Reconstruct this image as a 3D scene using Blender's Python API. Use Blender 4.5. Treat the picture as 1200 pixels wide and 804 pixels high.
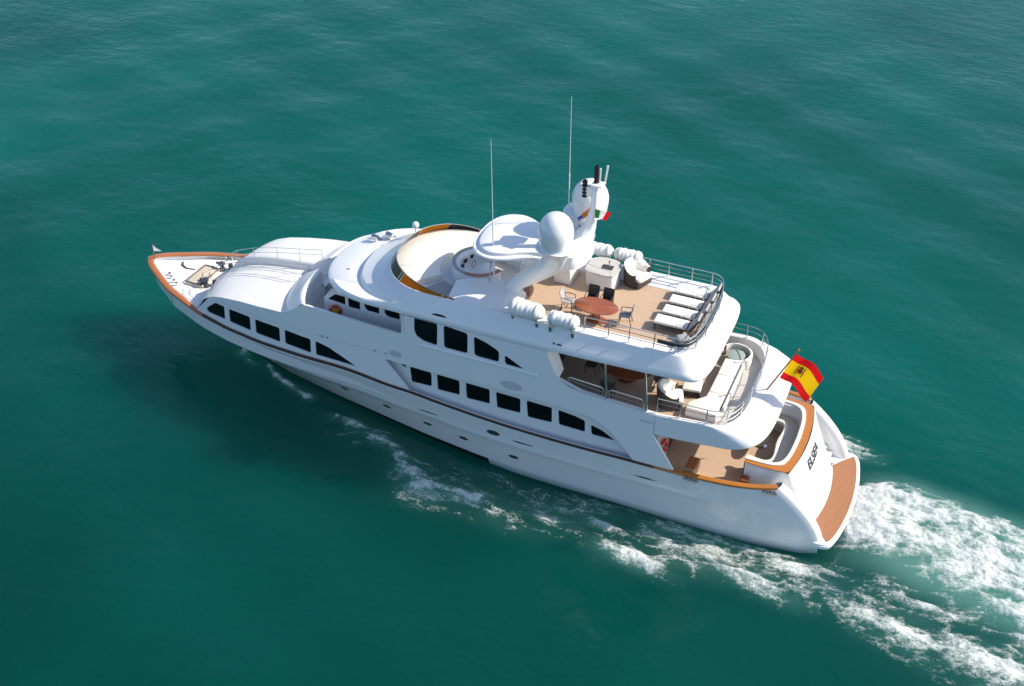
import bpy, bmesh, math, random
import numpy as np
from mathutils import Vector, Matrix, Euler
from mathutils import geometry as mgeo
for o in list(bpy.data.objects): bpy.data.objects.remove(o)
sc = bpy.context.scene
col = sc.collection
rnd = random.Random(7)
R = math.radians

# ---------------------------------------------------------------- camera
cam = bpy.data.cameras.new('camera'); camo = bpy.data.objects.new('camera', cam); col.objects.link(camo)
YAW, PIT = R(-66.6637), R(36.2413)
fw = Vector((math.cos(YAW)*math.cos(PIT), math.sin(YAW)*math.cos(PIT), -math.sin(PIT)))
camo.location = (-1.8038, 42.8692, 38.5554)
camo.rotation_euler = fw.to_track_quat('-Z', 'Y').to_euler()
cam.sensor_width = 36; cam.lens = 36*1470.1/1200
cam.clip_start = .5; cam.clip_end = 20000
sc.camera = camo
# ---------------------------------------------------------------- sky, sun, exposure
SUN = Vector((-1.15, -.52, 1.0)).normalized()
w = bpy.data.worlds.new("World"); sc.world = w; w.use_nodes = True
nt = w.node_tree; nt.nodes.clear()
sky = nt.nodes.new('ShaderNodeTexSky'); sky.sky_type = 'NISHITA'; sky.sun_disc = False
sky.sun_elevation = math.asin(SUN.z); sky.sun_rotation = math.atan2(SUN.x, SUN.y)
sky.altitude = 0; sky.air_density = 1.0; sky.dust_density = 1.1; sky.ozone_density = 3.2
bg = nt.nodes.new('ShaderNodeBackground'); bg.inputs['Strength'].default_value = .15
ow = nt.nodes.new('ShaderNodeOutputWorld')
nt.links.new(sky.outputs[0], bg.inputs[0]); nt.links.new(bg.outputs[0], ow.inputs[0])
sl = bpy.data.lights.new('sun', 'SUN'); sl.energy = 4.8; sl.angle = R(.53); sl.color = (1, .91, .78)
so = bpy.data.objects.new('sun', sl); col.objects.link(so); so.location = (-40, -30, 60)
so.rotation_euler = SUN.to_track_quat('Z', 'Y').to_euler()
sc.view_settings.view_transform = 'Standard'; sc.view_settings.look = 'None'
sc.view_settings.exposure = 0.38; sc.view_settings.gamma = 1

# ---------------------------------------------------------------- materials
def setin(b, k, v):
    if k in b.inputs: b.inputs[k].default_value = v
def mat(name, colr, rough=.5, metal=0, coat=0, spec=.5, var=.06, vscale=3.0, bump=0, bscale=40, alpha=1):
    m = bpy.data.materials.new(name); m.use_nodes = True
    n = m.node_tree; b = n.nodes['Principled BSDF']
    setin(b, 'Roughness', rough); setin(b, 'Metallic', metal); setin(b, 'Coat Weight', coat); setin(b, 'Coat Roughness', .08)
    setin(b, 'Specular IOR Level', spec)
    tc = n.nodes.new('ShaderNodeTexCoord')
    nz = n.nodes.new('ShaderNodeTexNoise'); nz.inputs['Scale'].default_value = vscale; nz.inputs['Detail'].default_value = 5
    n.links.new(tc.outputs['Object'], nz.inputs['Vector'])
    mx = n.nodes.new('ShaderNodeMix'); mx.data_type = 'RGBA'
    c = Vector(colr)
    mx.inputs[6].default_value = (*(c*(1-var)), 1); mx.inputs[7].default_value = (*(c*(1+var)), 1)
    n.links.new(nz.outputs['Fac'], mx.inputs[0]); n.links.new(mx.outputs[2], b.inputs['Base Color'])
    if bump:
        n2 = n.nodes.new('ShaderNodeTexNoise'); n2.inputs['Scale'].default_value = bscale; n2.inputs['Detail'].default_value = 4
        n.links.new(tc.outputs['Object'], n2.inputs['Vector'])
        bp = n.nodes.new('ShaderNodeBump'); bp.inputs['Strength'].default_value = bump; bp.inputs['Distance'].default_value = .02
        n.links.new(n2.outputs['Fac'], bp.inputs['Height']); n.links.new(bp.outputs[0], b.inputs['Normal'])
    if alpha < 1: setin(b, 'Alpha', alpha)
    return m
def teak_mat(name, c1, c2, rough, plank=.075, axis='Y', coat=0, seam=.55):
    m = bpy.data.materials.new(name); m.use_nodes = True
    n = m.node_tree; b = n.nodes['Principled BSDF']; setin(b, 'Roughness', rough); setin(b, 'Coat Weight', coat); setin(b, 'Coat Roughness', .1)
    tc = n.nodes.new('ShaderNodeTexCoord'); mp = n.nodes.new('ShaderNodeMapping')
    mp.inputs['Scale'].default_value = (1.2, 14, 14) if axis == 'Y' else (14, 1.2, 14)
    n.links.new(tc.outputs['Object'], mp.inputs[0])
    nz = n.nodes.new('ShaderNodeTexNoise'); nz.inputs['Scale'].default_value = 1; nz.inputs['Detail'].default_value = 6
    n.links.new(mp.outputs[0], nz.inputs['Vector'])
    mx = n.nodes.new('ShaderNodeMix'); mx.data_type = 'RGBA'
    mx.inputs[6].default_value = (*c1, 1); mx.inputs[7].default_value = (*c2, 1)
    n.links.new(nz.outputs['Fac'], mx.inputs[0])
    out = mx.outputs[2]
    if plank:
        sp = n.nodes.new('ShaderNodeSeparateXYZ'); n.links.new(tc.outputs['Object'], sp.inputs[0])
        d = n.nodes.new('ShaderNodeMath'); d.operation = 'DIVIDE'; d.inputs[1].default_value = plank
        n.links.new(sp.outputs[axis], d.inputs[0])
        fr = n.nodes.new('ShaderNodeMath'); fr.operation = 'FRACT'; n.links.new(d.outputs[0], fr.inputs[0])
        lt = n.nodes.new('ShaderNodeMath'); lt.operation = 'LESS_THAN'; lt.inputs[1].default_value = .1
        n.links.new(fr.outputs[0], lt.inputs[0])
        ml = n.nodes.new('ShaderNodeMath'); ml.operation = 'MULTIPLY'; ml.inputs[1].default_value = seam
        n.links.new(lt.outputs[0], ml.inputs[0])
        m2 = n.nodes.new('ShaderNodeMix'); m2.data_type = 'RGBA'; m2.inputs[7].default_value = (.05, .035, .025, 1)
        n.links.new(ml.outputs[0], m2.inputs[0]); n.links.new(out, m2.inputs[6]); out = m2.outputs[2]
    n.links.new(out, b.inputs['Base Color'])
    return m
def trans_mat(name, colr, k):          # thin cloth or tinted sheet that lets light through
    m = mat(name, colr, .6, var=.05); n = m.node_tree; b = n.nodes['Principled BSDF']; setin(b, 'Specular IOR Level', .1)
    t = n.nodes.new('ShaderNodeBsdfTranslucent'); t.inputs[0].default_value = (*colr, 1)
    x = n.nodes.new('ShaderNodeMixShader'); x.inputs[0].default_value = k; o = n.nodes['Material Output']
    n.links.new(b.outputs[0], x.inputs[1]); n.links.new(t.outputs[0], x.inputs[2]); n.links.new(x.outputs[0], o.inputs[0]); return m
M = {}
M['white'] = mat('white_gelcoat', (.80, .80, .79), .22, coat=.4, var=.015, vscale=.8)
M['hullwhite'] = mat('hull_gelcoat', (.79, .79, .78), .12, coat=.7, var=.015, vscale=.5)
M['nonskid'] = mat('nonskid_white', (.74, .73, .70), .6, var=.03, bump=.15, bscale=90)
M['deckgrey'] = mat('pale_grey_deck', (.50, .48, .45), .6, var=.05)
M['boot'] = mat('dark_bottom_paint', (.025, .012, .014), .5)
M['teak'] = teak_mat('teak_deck', (.47, .325, .215), (.57, .41, .285), .6)
M['teakx'] = teak_mat('teak_platform', (.29, .125, .052), (.41, .185, .082), .5, axis='X', plank=.11, seam=.6)
M['varn'] = teak_mat('varnished_teak', (.33, .098, .024), (.43, .150, .037), .3, plank=0, coat=.6)
M['varn_shade'] = teak_mat('shade_darkened_varnish', (.075, .028, .014), (.11, .042, .02), .35, plank=0, coat=.2)  # cap rail varnish with the shade of the house side painted in
M['varno'] = teak_mat('golden_varnished_teak', (.40, .135, .02), (.50, .19, .032), .3, plank=0, coat=.6)
M['varnd'] = teak_mat('dark_varnished_table', (.24, .058, .02), (.30, .085, .03), .25, plank=0, coat=.5)
M['glass'] = mat('black_window_glass', (.003, .0035, .005), .06, spec=.28, var=.1)
M['smoke'] = mat('smoked_screen', (.035, .033, .030), .2, var=.15, spec=.2)
M['amber'] = trans_mat('amber_screen', (.62, .27, .03), .55)
M['steel'] = mat('polished_steel', (.62, .62, .60), .22, metal=1, var=.05)
M['dsteel'] = mat('dark_fittings', (.10, .10, .10), .4, metal=.6)
M['cream'] = mat('cream_cushion', (.80, .765, .68), .8, var=.04, bump=.25, bscale=25)
M['greyfab'] = mat('grey_mesh_fabric', (.36, .345, .33), .8, var=.06)
M['canvas'] = mat('white_canvas', (.80, .79, .76), .75, var=.04, bump=.8, bscale=7)
M['wicker'] = mat('dark_wicker', (.055, .045, .038), .7, var=.3, vscale=60, bump=.6, bscale=80)
M['black'] = mat('black_plastic', (.012, .012, .013), .4)
M['red'] = mat('lifebuoy_orange_red', (.62, .06, .025), .5)
M['tan'] = mat('tan_panel', (.48, .30, .17), .5, var=.05)
M['flagred'] = trans_mat('flag_red', (.70, .012, .015), .6)
M['flagyel'] = trans_mat('flag_yellow', (.85, .52, .008), .6)
M['green'] = mat('flag_green', (.03, .25, .03), .8)
M['flagwhite'] = trans_mat('flag_white', (.85, .85, .85), .5)
M['blue'] = mat('flag_blue', (.02, .05, .40), .8)
M['orange'] = mat('flag_orange', (.65, .22, .02), .8)
M['crest'] = mat('crest_brown', (.10, .055, .03), .8)
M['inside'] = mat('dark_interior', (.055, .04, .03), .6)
M['grille'] = mat('vent_grille', (.52, .54, .56), .5)
M['letter'] = mat('dark_grey_lettering', (.05, .055, .06), .4)
M['tgreen'] = mat('green_glass_top', (.30, .36, .33), .3)
M['tanl'] = mat('pale_hatch', (.60, .50, .38), .6, var=.08)
M['beige'] = mat('beige_upholstery', (.62, .56, .48), .8, var=.05, bump=.2, bscale=30)
M['yellow'] = mat('yellow_bag', (.55, .33, .03), .7)

# ---------------------------------------------------------------- mesh builder
class B:
    def __init__(s): s.v = []; s.f = []; s.mi = []
    def add(s, vs, fs, mi=0):
        k = len(s.v); s.v += [tuple(p) for p in vs]
        s.f += [[i+k for i in f] for f in fs]; s.mi += [mi]*len(fs)
        return s
    def grid(s, rows, cu=False, cv=False, mi=0, flip=False):
        n = len(rows[0]); m = len(rows); vs = [p for r in rows for p in r]; fs = []
        for i in range(m if cv else m-1):
            for j in range(n if cu else n-1):
                a = i*n+j; b = i*n+(j+1) % n; c = ((i+1) % m)*n+(j+1) % n; d = ((i+1) % m)*n+j
                fs.append([d, c, b, a] if flip else [a, b, c, d])
        return s.add(vs, fs, mi)
    def box(s, c, d, rz=0, ry=0, mi=0):
        E = Euler((0, ry, rz)).to_matrix(); vs = []
        for x in (-.5, .5):
            for y in (-.5, .5):
                for z in (-.5, .5): vs.append(Vector(c)+E@Vector((x*d[0], y*d[1], z*d[2])))
        return s.add(vs, [[0, 1, 3, 2], [4, 6, 7, 5], [0, 4, 5, 1], [2, 3, 7, 6], [0, 2, 6, 4], [1, 5, 7, 3]], mi)
    def tube(s, path, r, n=8, closed=False, mi=0):
        P = [Vector(p) for p in path]; rows = []; up = None
        for i, p in enumerate(P):
            a = P[i-1] if (i > 0 or closed) else p; b = P[(i+1) % len(P)] if (i < len(P)-1 or closed) else p
            t = (b-a).normalized()
            if up is None:
                up = Vector((0, 0, 1)) if abs(t.z) < .9 else Vector((1, 0, 0))
            u = (up-t*up.dot(t)).normalized(); vv = t.cross(u); up = u
            rr = r[i] if isinstance(r, (list, tuple)) else r
            rows.append([p+u*rr*math.cos(2*math.pi*k/n)+vv*rr*math.sin(2*math.pi*k/n) for k in range(n)])
        s.grid(rows, cu=True, cv=closed, mi=mi)
        if not closed:
            k = len(s.v); s.v += [tuple(q) for q in rows[0]+rows[-1]]
            s.f += [list(range(k+n-1, k-1, -1)), list(range(k+n, k+2*n))]; s.mi += [mi, mi]
        return s
    def lathe(s, prof, c=(0, 0, 0), n=24, mi=0, sx=1, sy=1):
        c = Vector(c)
        return s.grid([[c+Vector((r*sx*math.cos(2*math.pi*k/n), r*sy*math.sin(2*math.pi*k/n), z)) for k in range(n)] for r, z in prof], cu=True, mi=mi)
    def prism(s, poly, z0, z1, mi=0):
        n = len(poly); vs = [(x, y, z0) for x, y in poly]+[(x, y, z1) for x, y in poly]
        return s.add(vs, [list(range(n-1, -1, -1)), list(range(n, 2*n))]+[[i, (i+1) % n, n+(i+1) % n, n+i] for i in range(n)], mi)
    def ball(s, c, r, n=16, mi=0, sz=1):
        pr = [(max(1e-4, r*math.sin(a)), -r*sz*math.cos(a)) for a in np.linspace(0, math.pi, n//2+1)]
        return s.lathe(pr, c, n, mi)
    def build(s, name, m, parent=None, ang=35, bevel=0, recalc=True):
        me = bpy.data.meshes.new(name); me.from_pydata(s.v, [], s.f)
        for x in (m if isinstance(m, (list, tuple)) else [m]): me.materials.append(M[x] if isinstance(x, str) else x)
        me.polygons.foreach_set('material_index', s.mi); 
        bm = bmesh.new(); bm.from_mesh(me)
        bmesh.ops.remove_doubles(bm, verts=bm.verts, dist=1e-4)
        if recalc: bmesh.ops.recalc_face_normals(bm, faces=bm.faces)
        if bevel:
            eds = [e for e in bm.edges if len(e.link_faces) == 2 and e.calc_face_angle(0) > R(40)]
            bmesh.ops.bevel(bm, geom=eds, offset=bevel, segments=3, profile=.5, affect='EDGES', clamp_overlap=True)
        bm.to_mesh(me); bm.free()
        me.polygons.foreach_set('use_smooth', [True]*len(me.polygons))
        me.set_sharp_from_angle(angle=R(ang)); me.update()
        o = bpy.data.objects.new(name, me); col.objects.link(o)
        if parent: o.parent = parent
        return o
def tag(o, label=None, cat=None, group=None, kind=None):
    for k, v in (('label', label), ('category', cat), ('group', group), ('kind', kind)):
        if v: o[k] = v
    return o
def empty(name, loc=(0, 0, 0), rz=0):
    o = bpy.data.objects.new(name, None); col.objects.link(o); o.location = loc; o.rotation_euler = (0, 0, rz)
    o.empty_display_size = .2
    return o
def copy_tree(o, parent=None):
    c = o.copy(); col.objects.link(c)
    if parent: c.parent = parent
    for ch in list(o.children): copy_tree(ch, c)
    return c
def arc(c, r, a0, a1, n): return [(c[0]+r*math.cos(a), c[1]+r*math.sin(a)) for a in np.linspace(a0, a1, n)]
def smooth(pts, it=2, closed=False):          # Chaikin corner cutting
    P = [np.array(p, float) for p in pts]
    for _ in range(it):
        Q = []; n = len(P)
        rng = range(n if closed else n-1)
        if not closed: Q.append(P[0])
        for i in rng:
            a, b = P[i], P[(i+1) % n]; Q += [a*.75+b*.25, a*.25+b*.75]
        if not closed: Q.append(P[-1])
        P = Q
    return [tuple(p) for p in P]
def interp(x, xs, ys): return float(np.interp(x, xs, ys))

# ================================================================= WATER
def vnoise(x, y, seed=0):
    def h(i, j):
        n = (i*374761393+j*668265263+seed*1442695041) & 0xffffffff
        n = ((n ^ (n >> 13))*1274126177) & 0xffffffff
        return ((n ^ (n >> 16)) & 0xffff)/65535.
    xi = np.floor(x).astype(np.int64); yi = np.floor(y).astype(np.int64)
    fx = x-xi; fy = y-yi; fx = fx*fx*(3-2*fx); fy = fy*fy*(3-2*fy)
    return (h(xi, yi)*(1-fx)+h(xi+1, yi)*fx)*(1-fy)+(h(xi, yi+1)*(1-fx)+h(xi+1, yi+1)*fx)*fy
def fbm(x, y, o=4, seed=0):
    s = 0; a = .5
    for k in range(o):
        s = s+a*vnoise(x*2**k+k*17.3, y*2**k-k*9.1, seed+k); a *= .5
    return s/(1-.5**o)
def ss(x, a, b):
    t = np.clip((x-a)/(b-a), 0, 1); return t*t*(3-2*t)
def seg_dist(x, y, pts):
    best = np.full(x.shape, 1e9); tt = np.zeros(x.shape)
    L = np.cumsum([0]+[math.dist(pts[i], pts[i+1]) for i in range(len(pts)-1)])
    for i in range(len(pts)-1):
        ax, ay = pts[i]; bx, by = pts[i+1]; dx, dy = bx-ax, by-ay
        t = np.clip(((x-ax)*dx+(y-ay)*dy)/(dx*dx+dy*dy), 0, 1)
        d = np.hypot(x-ax-t*dx, y-ay-t*dy); m = d < best
        best[m] = d[m]; tt[m] = (L[i]+t*(L[i+1]-L[i]))[m]/L[-1]
    return best, tt
ARM = [(30.6, .6), (28.5, 2.0), (27.0, 2.6), (25, 3.2), (22.8, 3.95), (20.3, 4.9), (18.5, 6.2), (15.5, 6.1), (12.5, 6.3), (9.2, 6.5), (6.5, 6.9), (4.5, 6.2), (1.0, 5.4), (-1, 6.4), (-5, 7.2), (-14, 9.5)]
def water_z(x, y):
    z = .05*np.sin(.45*x+.8*y+1.3)+.03*np.sin(-.7*x+.5*y)+.16*(fbm(x*.16+.1*y, y*.22-.06*x, 3, 5)-.5)+.05*(fbm(x*.9, y*1.0, 3, 9)-.5)
    near = np.exp(-np.maximum(np.abs(y)-3.4, 0)/1.6)
    z = z-.42*near*ss(x, 24, 10)*ss(x, -1.5, 2.5)-.06*near*ss(x, 20, 25)*ss(x, 34, 30)
    wash = ss(x, 1.2, -1.5)*np.exp(-(y/3.6)**2)
    z = z+wash*(.22+.45*(fbm(x*.9, y*.9, 4, 3)-.5))
    d, t = seg_dist(x, np.abs(y), ARM)
    z = z+.22*np.exp(-(d/.7)**2)*ss(t, 0, .2)*np.where(y > 0, 1, ss(x, 2, 9))
    return z
def foam_density(x, y):
    n1 = fbm(x*.55, y*.55, 4, 21); n2 = fbm(x*1.7, y*1.7, 4, 33)
    # prop wash
    up = -2.3+.12*np.minimum(x-.5, 0)*0-.0*x
    half = 2.45+np.maximum(-x, 0)*.04; yc = y-.1-.19*np.maximum(-x-.8, 0)
    w = ss(x, 1.0, .1)*ss(np.abs(yc), half+.5, half-1.1)
    core = ss(np.abs(yc), 2.9, 1.0)
    w = w*(.62+.10*core+1.1*(n1-.5)+.42*np.exp(x*.35)-.08*ss(x, -2, -8))
    edge = np.exp(-((np.abs(yc)-half+.5)/.5)**2)*ss(x, .8, -1.0)*.9*(.55+1.2*(n1-.4))*np.where(y > 0, 1, .7)
    F = np.maximum(w, edge)
    # bow wave arm running aft on both sides
    d, t = seg_dist(x, np.abs(y), ARM)
    s_ = np.where(y > 0, 1, .15*ss(x, 3, 8))
    wd = .15+.30*ss(t, .03, .3)+.5*ss(t, .5, .9)
    a = np.exp(-(d/wd)**2)
    patch = ss(vnoise(x*.28+3.1, y*.1+2.2, 51), .35, .62)
    a = a*np.where(t < .35, .26+.8*n2*n2+.2*patch, (.02+.42*patch)*(.35+n2))
    F = np.maximum(F, a*s_)
    F = np.maximum(F, np.where(y > 0, 1, .2)*np.exp(-((d-.1)/.95)**2)*ss(t, .08, .2)*ss(t, .6, .4)*(.27+1.0*(n1-.5)))
    # churned water between the arm and the hull, aft half
    ya = np.abs(y)
    mid = ss(x, 22, 9)*ss(x, -14, -9)*ss(ya, 3.3, 4.0)*ss(ya, 7.4, 6.0)*(.30+.9*(n1-.5))*np.where(y > 0, 1, .0)
    F = np.maximum(F, mid)
    # hull-side lace near the stern quarter
    q = np.exp(-((ya-3.95)/.45)**2)*ss(x, 14, 3.5)*ss(x, -1.2, .8)*(.5+.7*(n1-.4))
    F = np.maximum(F, q)
    blob = np.exp(-(((x-2.0)/1.3)**2+((ya-4.3)/.55)**2))
    F = np.maximum(F, blob*.95)
    for bx, by, rx, ry, k in ((31.4, .75, .45, .30, .85), (30.6, 1.25, .5, .18, .7), (18.6, 6.5, .75, .26, .8), (15.7, 6.6, .5, .2, .5), (12.3, 6.1, .7, .26, .65), (8.4, 6.75, 1.7, .45, .95), (10.4, 5.2, 1.4, .35, .65), (7.6, 5.2, 1.3, .35, .6), (3.4, 6.1, 2.2, .5, .75), (-2.6, 6.3, 2.2, .7, .8), (-6.0, 6.4, 2.5, .9, .8), (-3.5, 4.6, 2.6, .3, .6)):
        u = x-bx; v = np.where(y > 0, y, 99)-by+.13*u
        F = np.maximum(F, k*np.exp(-((u/rx)**2+(v/ry)**2))*(.65+.7*n2))
    inside = (np.abs(y) < 3.5) & (x > 1.3) & (x < 26)
    return np.where(inside, 0, np.clip(F, 0, 1.2))
def graded(a, b, step, far, g=1.22):
    c = list(np.arange(a, b+1e-6, step)); st = step; hi = []; x = c[-1]
    while x < far: st *= g; x += st; hi.append(x)
    st = step; lo = []; x = c[0]
    while x > -far: st *= g; x -= st; lo.append(x)
    return np.array(lo[::-1]+c+hi)
gx = graded(-20, 60, .25, 6000); gy = graded(-40, 26, .25, 6000)
X, Y = np.meshgrid(gx, gy, indexing='ij')
fade = np.exp(-np.maximum(np.hypot(X-18, Y)-70, 0)/60)
Zw = water_z(X, Y)*fade
nx, ny = X.shape
vs = np.stack([X, Y, Zw], -1).reshape(-1, 3)
I = np.arange(nx*ny).reshape(nx, ny)
fs = np.stack([I[:-1, :-1], I[1:, :-1], I[1:, 1:], I[:-1, 1:]], -1).reshape(-1, 4)
me = bpy.data.meshes.new('sea'); me.from_pydata(vs.tolist(), [], fs.tolist())
me.polygons.foreach_set('use_smooth', [True]*len(me.polygons))
aer = np.clip(foam_density(X, Y), 0, 1)*.45
aer = np.maximum(aer, .75*ss(X, 2, -2)*ss(np.abs(Y-.3-.19*np.maximum(-X-.8, 0)), 3.9+.05*np.maximum(-X, 0), 1.8)*ss(X, -60, -10))
at = me.attributes.new('aer', 'FLOAT', 'POINT'); at.data.foreach_set('value', aer.reshape(-1).astype(np.float32))
wm = bpy.data.materials.new('sea_water'); wm.use_nodes = True
n = wm.node_tree; b = n.nodes['Principled BSDF']
tc = n.nodes.new('ShaderNodeTexCoord')
def noise(sc_, det, stretch=(1, 1, 1), rot=0, rough=.5):
    mp = n.nodes.new('ShaderNodeMapping'); mp.inputs['Scale'].default_value = stretch; mp.inputs['Rotation'].default_value = (0, 0, rot)
    n.links.new(tc.outputs['Object'], mp.inputs[0])
    z = n.nodes.new('ShaderNodeTexNoise'); z.inputs['Scale'].default_value = sc_; z.inputs['Detail'].default_value = det; z.inputs['Roughness'].default_value = rough
    n.links.new(mp.outputs[0], z.inputs['Vector']); return z.outputs['Fac']
def math_(op, a, b_):
    k = n.nodes.new('ShaderNodeMath'); k.operation = op
    for i, q in enumerate((a, b_)):
        if isinstance(q, (int, float)): k.inputs[i].default_value = q
        else: n.links.new(q, k.inputs[i])
    return k.outputs[0]
WROT = R(24)
h = math_('ADD', math_('MULTIPLY', noise(.22, 3, (1, 1.8, 1), WROT), .9), math_('MULTIPLY', noise(.75, 4, (1, 1.7, 1), WROT), .55))
h = math_('ADD', h, math_('MULTIPLY', noise(2.6, 4, (1, 1.6, 1), WROT), .16))
bp = n.nodes.new('ShaderNodeBump'); n.links.new(math_('ADD', math_('MULTIPLY', noise(.035, 2, (1, 1.6, 1), WROT), .30), -.05), bp.inputs['Strength']); bp.inputs['Distance'].default_value = 1.0
n.links.new(h, bp.inputs['Height']); n.links.new(bp.outputs[0], b.inputs['Normal'])
rp = n.nodes.new('ShaderNodeValToRGB'); n.links.new(noise(.045, 3), rp.inputs[0])
rp.color_ramp.elements[0].position = .3; rp.color_ramp.elements[1].position = .72
rp.color_ramp.elements[0].color = (.0001, .054, .0435, 1); rp.color_ramp.elements[1].color = (.0001, .084, .068, 1)
am = n.nodes.new('ShaderNodeAttribute'); am.attribute_name = 'aer'
mx = n.nodes.new('ShaderNodeMix'); mx.data_type = 'RGBA'; mx.inputs[7].default_value = (.17, .43, .36, 1)
n.links.new(math_('MULTIPLY', am.outputs['Fac'], .75), mx.inputs[0])
sp = n.nodes.new('ShaderNodeSeparateXYZ'); n.links.new(tc.outputs['Object'], sp.inputs[0])     # view-angle and vignette darkening painted into the base colour, growing to port
dp = n.nodes.new('ShaderNodeMapRange'); dp.inputs['From Min'].default_value = 20; dp.inputs['From Max'].default_value = -12; dp.inputs['To Min'].default_value = .62; dp.inputs['To Max'].default_value = 1.12
n.links.new(sp.outputs['Y'], dp.inputs['Value'])
dm = n.nodes.new('ShaderNodeMix'); dm.data_type = 'RGBA'; dm.blend_type = 'MULTIPLY'; dm.inputs[0].default_value = 1
n.links.new(rp.outputs[0], dm.inputs[6]); n.links.new(dp.outputs[0], dm.inputs[7]); n.links.new(dm.outputs[2], mx.inputs[6])
n.links.new(mx.outputs[2], b.inputs['Base Color'])
setin(b, 'Roughness', .10); setin(b, 'IOR', 1.333); setin(b, 'Specular IOR Level', .42)
b.subsurface_method = 'BURLEY'
setin(b, 'Subsurface Weight', 1.0); setin(b, 'Subsurface Radius', (.3, 1.0, .9)); setin(b, 'Subsurface Scale', 14.0)
me.materials.append(wm)
sea = bpy.data.objects.new('sea', me); col.objects.link(sea); tag(sea, kind='structure')

# wake foam: lumpy geometry on the water, only where there is foam
st = .055
fx = np.arange(-13, 31.5, st); fy = np.arange(-8, 9.5, st)
X, Y = np.meshgrid(fx, fy, indexing='ij')
D = foam_density(X, Y)
# swirled lace: warped ridged noise
wx = X+.9*(fbm(X*.5, Y*.5, 3, 61)-.5); wy = Y+.9*(fbm(X*.5+9, Y*.5, 3, 62)-.5)
r1 = 1-np.abs(2*fbm(wx*.62, wy*1.7, 4, 71)-1); r2 = 1-np.abs(2*fbm(wx*1.7, wy*3.6, 3, 77)-1)
lace = np.clip(.62*r1+.38*r2, 0, 1)
A = D*1.25+(lace-.93)*1.7+.12
A = A*ss(D, .02, .12); keep = (A > .06)
Zf = water_z(X, Y)+.03+.24*np.clip(A, 0, 1)*(.15+fbm(X*1.6, Y*2.6, 4, 83))
I = -np.ones(X.shape, int)
cell = keep[:-1, :-1] | keep[1:, :-1] | keep[1:, 1:] | keep[:-1, 1:]
use = np.zeros(X.shape, bool); use[:-1, :-1] |= cell; use[1:, :-1] |= cell; use[1:, 1:] |= cell; use[:-1, 1:] |= cell
I[use] = np.arange(use.sum())
vs = np.stack([X[use], Y[use], Zf[use]], -1)
fs = np.stack([I[:-1, :-1][cell], I[1:, :-1][cell], I[1:, 1:][cell], I[:-1, 1:][cell]], -1)
me = bpy.data.meshes.new('wake_foam'); me.from_pydata(vs.tolist(), [], fs.tolist())
me.polygons.foreach_set('use_smooth', [True]*len(me.polygons))
at = me.attributes.new('foam', 'FLOAT', 'POINT'); at.data.foreach_set('value', np.clip(A[use], 0, 1.5).astype(np.float32))
fm = bpy.data.materials.new('foam'); fm.use_nodes = True
n = fm.node_tree; b = n.nodes['Principled BSDF']; tc = n.nodes.new('ShaderNodeTexCoord')
am = n.nodes.new('ShaderNodeAttribute'); am.attribute_name = 'foam'
fn = noise(7, 6, (1, 1.7, 1), rough=.72); f2 = noise(26, 3, (1, 1.4, 1), rough=.6)
al = math_('ADD', am.outputs['Fac'], math_('MULTIPLY', math_('SUBTRACT', fn, .5), 1.6))
al = math_('ADD', al, math_('MULTIPLY', math_('SUBTRACT', f2, .5), .7))
mr = n.nodes.new('ShaderNodeMapRange'); mr.inputs['From Min'].default_value = .22; mr.inputs['From Max'].default_value = .95; mr.inputs['To Max'].default_value = .88
n.links.new(al, mr.inputs['Value']); n.links.new(mr.outputs[0], b.inputs['Alpha'])
b.inputs['Base Color'].default_value = (.66, .69, .66, 1); setin(b, 'Roughness', .9); setin(b, 'Specular IOR Level', .2)
bp = n.nodes.new('ShaderNodeBump'); bp.inputs['Strength'].default_value = .9; bp.inputs['Distance'].default_value = .10
n.links.new(noise(5, 5), bp.inputs['Height']); n.links.new(bp.outputs[0], b.inputs['Normal'])
me.materials.append(fm)
fo = bpy.data.objects.new('wake_foam', me); col.objects.link(fo)
tag(fo, 'white churned foam of the wake and bow wave around the moving yacht', 'foam', kind='stuff')

# ================================================================= YACHT
yacht = empty('motor_yacht')
tag(yacht, 'large white three-deck motor yacht with black windows and teak rails under way', 'yacht')
BX = [2, 3.9, 5, 12, 20, 23.7, 25.8, 28.2, 30.3, 32.2, 34.8, 36, 36.9, 37.05]
BY = [3.40, 3.6, 3.68, 3.8, 3.78, 3.76, 3.72, 3.55, 3.25, 2.8, 1.8, .97, .3, 0]
ZX = [3.2, 3.9, 5.4, 7.2, 9.3, 11.5, 13.1, 15.1, 16.8, 18.5, 20.15, 21.3, 22.4, 23.7, 26, 28.2, 30.3, 32.2, 34.8, 36, 37.05]
ZZ = [2.95, 2.82, 2.74, 2.68, 2.68, 2.66, 2.66, 2.70, 2.80, 2.95, 3.14, 3.17, 3.33, 3.45, 3.43, 3.42, 3.47, 3.55, 3.7, 3.8, 3.9]
def _sm(xs, ys, lo, hi):
    X_ = np.linspace(lo, hi, 400); Y_ = np.interp(X_, xs, ys); k = np.ones(13)/13
    Yp = np.concatenate([Y_[0]*2-Y_[6:0:-1], Y_, Y_[-1]*2-Y_[-2:-8:-1]])
    return X_, np.convolve(Yp, k, 'valid')
_zx, _zy = _sm(ZX, ZZ, 2, 37.05); _bx, _by = _sm(BX, BY, 2, 36.6)
def Zc(x): return interp(x, _zx, _zy)
def Bc(x): return interp(x, _bx, _by) if x < 35.2 else interp(x, [35.2, 36, 36.5, 36.85, 37.0, 37.05], [interp(35.2, _bx, _by), 1.02, .68, .34, .13, 0])
LZ = [2.5, 3, 4.5, 6, 7, 7.6, 8.2, 9]; LV = [0, .03, .2, .36, .5, .65, .95, 1.5]
def Ys(x, z): return interp(x, BX, BY)-interp(z, LZ, LV)
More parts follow.
